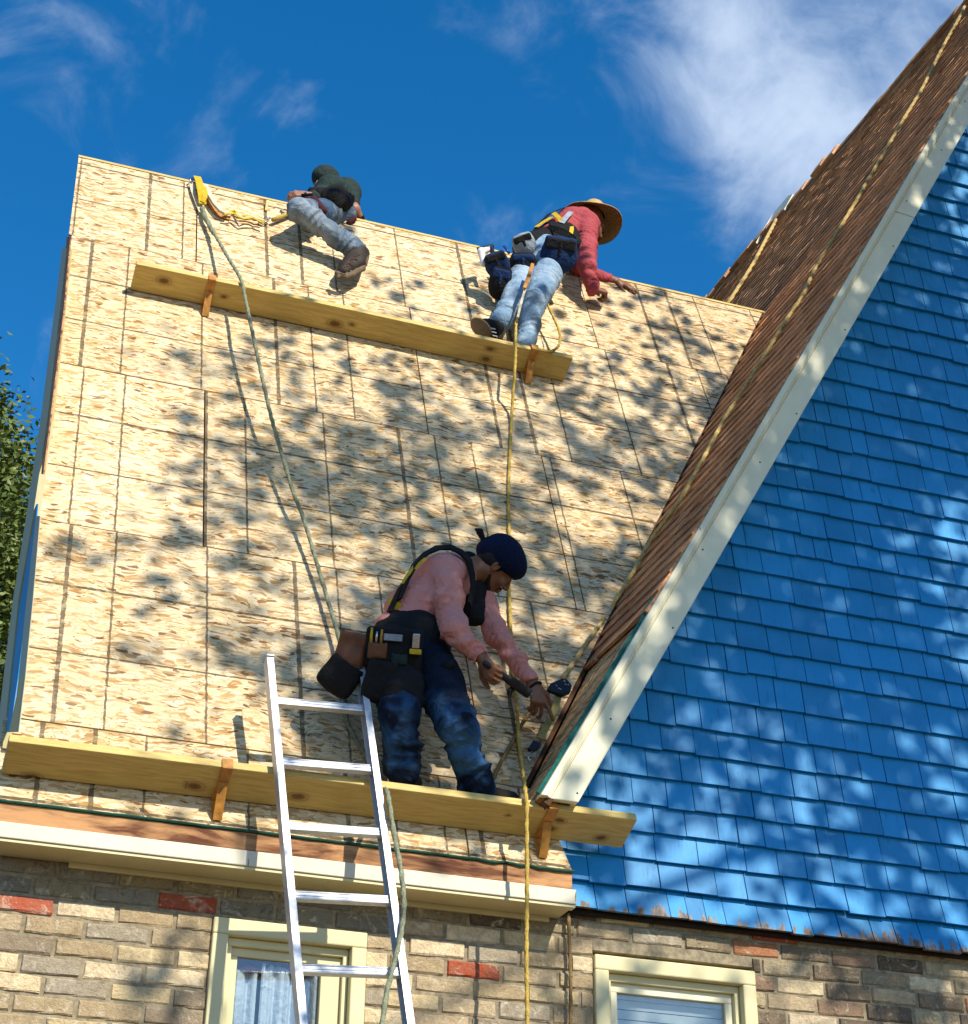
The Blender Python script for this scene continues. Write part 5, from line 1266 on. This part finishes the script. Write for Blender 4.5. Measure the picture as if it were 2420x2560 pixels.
# ---- worker astride the ridge
def worker_ridge():
    def z(x, y, h): return roof(650+x/5.36, 380+y/5.36, h)
    R_ = empty('person', z(900, 950, 0), 'worker in worn jeans and dark green cap sitting astride the ridge', 'person')
    hip = z(1060, 830, -.02); kn, an_ = z(520, 780, .20), z(1240, 1290, .12); kf, af = z(1180, 820, -.05), z(1330, 1010, -.16)
    wa = z(1020, 690, -.02); ch = z(960, 560, .04); hc = z(880, 420, .02)
    sr, er, wr_ = z(1190, 560, .0), z(1270, 760, .03), z(1340, 890, -.02); sl, el, wl = z(820, 590, .06), z(720, 610, .12), z(620, 580, .14)
    up = img(-.15, .75, .1); fw = img(-.3, -.6, -.7)
    S = SDF(); L, ax = head(S, hc, up, fw, .82)
    S.cone(L(0, -.02, -.06), ch, .045, .06, .03); S.cone(ch, wa, .09, .09, .04); S.cone(wa, hip, .09, .1, .03)
    for a, b, c_ in ((sr, er, wr_), (sl, el, wl)): S.cone(ch, a, .05, .04, .03); S.cone(a, b, .036, .030, .02); S.cone(b, c_, .030, .024, .02)
    S.cone(hip, kn, .075, .05, .02); S.cone(kn, an_, .05, .034, .02); S.cone(hip, kf, .07, .055, .02); S.cone(kf, af, .05, .035, .02)
    hand(S, wr_, img(.15, -.9, .3), img(-.2, 0, 1), .8, (.2, .2, .25, .3), .1, 1, side=1); hand(S, wl, img(-.9, .1, -.2), -RN, .8, (.5, .6, .7, .8), .1, 1, side=-1)
    sdf_obj('body', S, .0065, SKIN2, R_)
    S = SDF(); S.ell(L(0, -.015, .045), np.array((.093, .118, .098))*.86, ax, .01); S.ell(L(0, -.07, -.02), (.065, .05, .06), ax, .03); sdf_obj('cap', S, .006, GREENC, R_)
    S = SDF(); S.cone(ch, wa, .115, .115, .05, (.005, .07, .4)); S.cone(wa, z(1060, 760, -.02), .115, .11, .03); S.cone(ch, sr, .085, .072, .04); S.cone(sr, z(1235, 680, .02), .07, .05, .03, (.005, .05, 0)); S.cone(ch, sl, .08, .06, .03); S.cone(sl, el, .058, .045, .02, (.005, .04, 0)); S.ell(z(1150, 510, .0), (.09, .085, .08), None, .03)
    sdf_obj('shirt', S, .0065, GREENC, R_)
    S = SDF(); S.cone(z(740, 575, .12), z(960, 640, .12), .052, .070, .02, (.008, .07, 0)); S.cone(z(960, 610, .11), z(1150, 650, .08), .068, .055, .02, (.008, .07, 1)); S.cone(z(1030, 560, .12), z(1120, 690, .10), .06, .05, .02); sdf_obj('black_vest', S, .0065, BLACKC, R_)
    S = SDF(); S.cone(hip, kn, .090, .068, .03, (.008, .10, .7)); S.cone(kn, an_, .070, .060, .025, (.012, .075, 2.0)); S.cone(z(1130, 1200, .13), z(1270, 1290, .12), .064, .060, .02, (.009, .05, 1)); S.cone(hip, kf, .10, .075, .03, (.006, .05, 1.1)); S.cone(kf, af, .07, .06, .02, (.006, .05, .3)); S.cone(hip, z(1100, 900, -.06), .1, .09, .03)
    sdf_obj('jeans', S, .0065, JEAN_M, R_)
    S = SDF(); S.cone(z(1330, 1360, .10), z(1300, 1500, .10), .050, .050, .02); S.cone(z(1300, 1500, .10), z(1120, 1605, .09), .048, .036, .02); S.cone(z(1300, 1340, .11), z(1150, 1560, .09), .050, .044, .02); S.cone(z(1150, 1560, .09), z(1095, 1620, .08), .042, .032, .02); S.cone(z(1300, 1340, .11), z(1370, 1360, .09), .05, .044, .02)
    sdf_obj('boot', S, .006, BOOT, R_)
    S = SDF()
    ps = [(1395, 1500), (1375, 1560), (1300, 1600), (1220, 1650), (1140, 1672), (1060, 1650), (1035, 1630)]
    for p0, p1 in zip(ps[:-1], ps[1:]): S.cone(z(*p0, .105), z(*p1, .105), .017, .017, .008)
    S.cone(z(1395, 1500, .10), z(1430, 1400, .09), .02, .016, .01)
    for k in range(7):
        t = k/6; p = z(1390-340*t, 1545+120*t, .108); S.cone(p, p-RS*.012, .010, .008, .003)
    sdf_obj('sole', S, .005, SOLE, R_)
    mb = MB()
    for k in range(4):
        p = z(1290-k*45, 1395+k*48, .165); mb.tube([p-img(1, .3, 0)*.022, p+img(1, .3, 0)*.022], .003, 6)
    mb.build('laces', LEATHER, R_)
    MAROON = mat_cloth('maroon_cloth', (0.07, .02, .025))
    S = SDF(); S.cone(z(1255, 900, .02), z(1190, 960, .0), .02, .02, .01); sdf_obj('thigh_strap', S, .006, MAROON, R_)
    S = SDF(); S.cone(z(720, 640, .19), z(850, 790, .19), .026, .024, .01, flat=(CF, 1.4)); sdf_obj('thigh_strap', S, .006, MAROON, R_)
    mb = MB(); mb.lathe(wr_, nrm(wr_-er), [(.024, -.012), (.030, -.010), (.030, .012), (.024, .014)], 14); mb.build('glove_cuff', BLACKC, R_)
    webbing('harness_strap', [z(x, y, h) for x, y, h in ((930, 480, .16), (1010, 455, .17), (1100, 480, .16), (1180, 560, .13))], .018, BLACKC, R_, .008, [img(0, .5, -.85)]*4)
    mb = MB(); mb.obox(z(1065, 560, .15), (img(1, 0, 0), img(0, 1, 0), CF), (.010, .018, .006)); bevel(mb.build('tag', GREYC, R_), .003)
    mb = MB(); p = z(620, 590, .16); mb.tube([p+img(-1, .15, 0)*.03, p+img(1, .25, 0)*.04], .009, 8); mb.tube([p+img(-.9, -.4, 0)*.03, p+img(0, .1, 0)*.02], .008, 8); mb.build('knife', NAVYC, R_, smooth=True)
worker_ridge()

# ------------------------------------------------------------------ trees
def leaf_mat(name, c1, c2, tr=0.25):
    m, nt, b = nmat(name); k = NB(nt); v = k.coord('Position')
    g_ = k.add('ShaderNodeNewGeometry').outputs['Random Per Island']
    c = k.mix(g_, c1, c2); c = k.mix(k.ramp(k.noise(v, 1.3, 2), [(0.4, 0.0), (0.6, 0.6)]), c, tuple(x*0.6 for x in c1))
    k.l.new(c, b.inputs['Base Color']); b.inputs['Roughness'].default_value = 0.5; b.inputs['Specular IOR Level'].default_value = 0.3
    return m
BARK = mat_simple('bark', (0.09, 0.065, 0.045), 0.95, 0, 0.6, 12, 0.8)
def leaves_obj(name, C, D, size, mat, parent, asp=0.55):
    n = len(C); L = root_loc(parent)
    a = rng.normal(size=(n, 3)); a = a if D is None else D+a*0.6; a /= np.linalg.norm(a, axis=1)[:, None]
    b = np.cross(a, rng.normal(size=(n, 3))); b /= np.linalg.norm(b, axis=1)[:, None]
    s = size*rng.uniform(.6, 1.35, (n, 1)); c = C-L
    V = np.stack([c-a*s, c+b*s*asp+np.cross(a, b)*s*.15, c+a*s, c-b*s*asp+np.cross(a, b)*s*.15], 1).reshape(-1, 3)
    F = np.arange(4*n).reshape(n, 4)
    me = bpy.data.meshes.new(name); me.vertices.add(4*n); me.vertices.foreach_set('co', V.astype(np.float32).ravel())
    me.loops.add(4*n); me.loops.foreach_set('vertex_index', F.astype(np.int32).ravel()); me.polygons.add(n)
    me.polygons.foreach_set('loop_start', np.arange(0, 4*n, 4, dtype=np.int32)); me.polygons.foreach_set('loop_total', np.full(n, 4, np.int32)); me.update(calc_edges=True)
    me.materials.append(mat); o = bpy.data.objects.new(name, me); COL.objects.link(o); o.parent = parent; return o
# evergreen beyond the left end of the house
def evergreen():
    base = np.array([-0.8, 19.5, 0.0]); T = empty('evergreen_tree', base, 'dense olive green evergreen tree behind the left end of the house', 'tree')
    mb = MB(); mb.tube([base, base+(0.1, 0, 6), base+(0.0, 0, 14)], [.35, .25, .05], 10); mb.build('trunk', BARK, T, smooth=True)
    C = []; D = []; mb = MB()
    H = 13.9
    for i in range(900):
        u = rng.uniform(0, 1)**0.85; z_ = 2.5+(H-2.5)*u; rad = 4.2*(1-u)**0.50+0.15; th = rng.uniform(-2.6, 1.0)
        rr = rad*rng.uniform(.62, 1.03); c = base+np.array([rr*math.cos(th), rr*math.sin(th), z_+rng.uniform(-.2, .2)])
        if i % 4 == 0: mb.tube([base+np.array([0, 0, z_-.5]), base+(c-base)*[.6, .6, 1]-[0, 0, .1], c], [.05, .03, .01], 5)
        m = 150; p = c+rng.normal(size=(m, 3))*[.25, .25, .17]; C.append(p); D.append(np.tile(np.array([math.cos(th), math.sin(th), -.2]), (m, 1)))
    mb.build('limbs', BARK, T, kind='stuff')
    leaves_obj('crown', np.concatenate(C), np.concatenate(D), .046, leaf_mat('needle_leaves', (0.17, 0.21, 0.04), (0.06, 0.10, 0.02)), T, .45)['kind'] = 'stuff'
evergreen()
# the tall maple in the yard in front, right of the camera: its crown throws the dappled shade
def maple():
    blobs = [(880, 1000, 280, 230, 1.35), (1300, 1000, 300, 230, 1.45), (1560, 960, 180, 220, .6), (1000, 1330, 380, 200, .9), (620, 1150, 200, 230, .55), (380, 1000, 120, 160, .22), (1250, 1640, 330, 270, 1.9), (480, 1560, 110, 250, .35),
             (1040, 1700, 240, 200, 2.2), (1720, 880, 120, 120, .3), (1180, 700, 230, 70, .4), (1620, 830, 160, 60, .4), (1500, 780, 150, 60, .3), (950, 1850, 300, 110, .8), (1500, 1450, 150, 200, .5),
             (2050, 1150, 420, 420, 3.8), (2250, 750, 250, 330, 3.8), (1750, 1650, 330, 280, 1.2), (2150, 1650, 300, 260, 1.5), (2250, 2050, 260, 220, .9), (1800, 2050, 300, 120, .45), (2300, 2420, 260, 120, 1.0), (2350, 500, 160, 160, 1.6), (1650, 1450, 160, 180, .7), (640, 2150, 300, 60, .12), (700, 2380, 170, 60, .9), (1680, 2450, 190, 60, 1.3), (1300, 1820, 200, 120, .8)]
    wts = np.array([b[4]*b[2]*b[3] for b in blobs]); wts /= wts.sum()
    tb = np.array([7.6, -1.3, 0.0]); T = empty('maple_tree', tb, 'tall leafy maple in the yard in front of the house, shading its roof', 'tree')
    C = []; tips = []
    for i in range(960):
        b = blobs[rng.choice(len(blobs), p=wts)]
        px, py = b[0]+b[2]*rng.normal()*.62, b[1]+b[3]*rng.normal()*.62
        # surface the light would reach
        xr = 1400+(2010-py)*0.574
        P = atY(px, py, 6.5) if px > xr+20 else roof(px, py, .1)
        t = rng.uniform(6.2, 9.6)
        if P[2] > 7: t = rng.uniform(5.0, 7.6)
        c = P+SUN*t
        m = rng.integers(7, 15); s_ = rng.uniform(.07, .16)
        C.append(c+rng.normal(size=(m, 3))*s_); tips.append(c)
    tips = np.array(tips)
    leaves_obj('crown', np.concatenate(C), None, .060, leaf_mat('maple_leaves', (0.05, 0.11, 0.02), (0.09, 0.15, 0.03)), T, .8)['kind'] = 'stuff'
    mb = MB(); top = np.array([7.9, .4, 10.6]); mb.tube([tb, tb+(0.1, .2, 3), tb+(0.2, 1.0, 7), top], [.42, .33, .24, .12], 12); mb.build('trunk', BARK, T, smooth=True)
    mb = MB()
    K = tips[rng.choice(len(tips), 26, replace=False)]
    for k in K:
        a = tb+(top-tb)*rng.uniform(.62, 1.0); m_ = (a+k)/2+np.array([0, 0, .35]); mb.tube([a, m_, k], [.055, .034, .012], 6)
    for i in range(0, len(tips), 5):
        j = np.argmin(np.linalg.norm(K-tips[i], axis=1)); a = K[j]; mb.tube([a, (a+tips[i])/2+[0, 0, .05], tips[i]], [.012, .009, .005], 4)
    mb.build('limbs', BARK, T, kind='stuff')
maple()
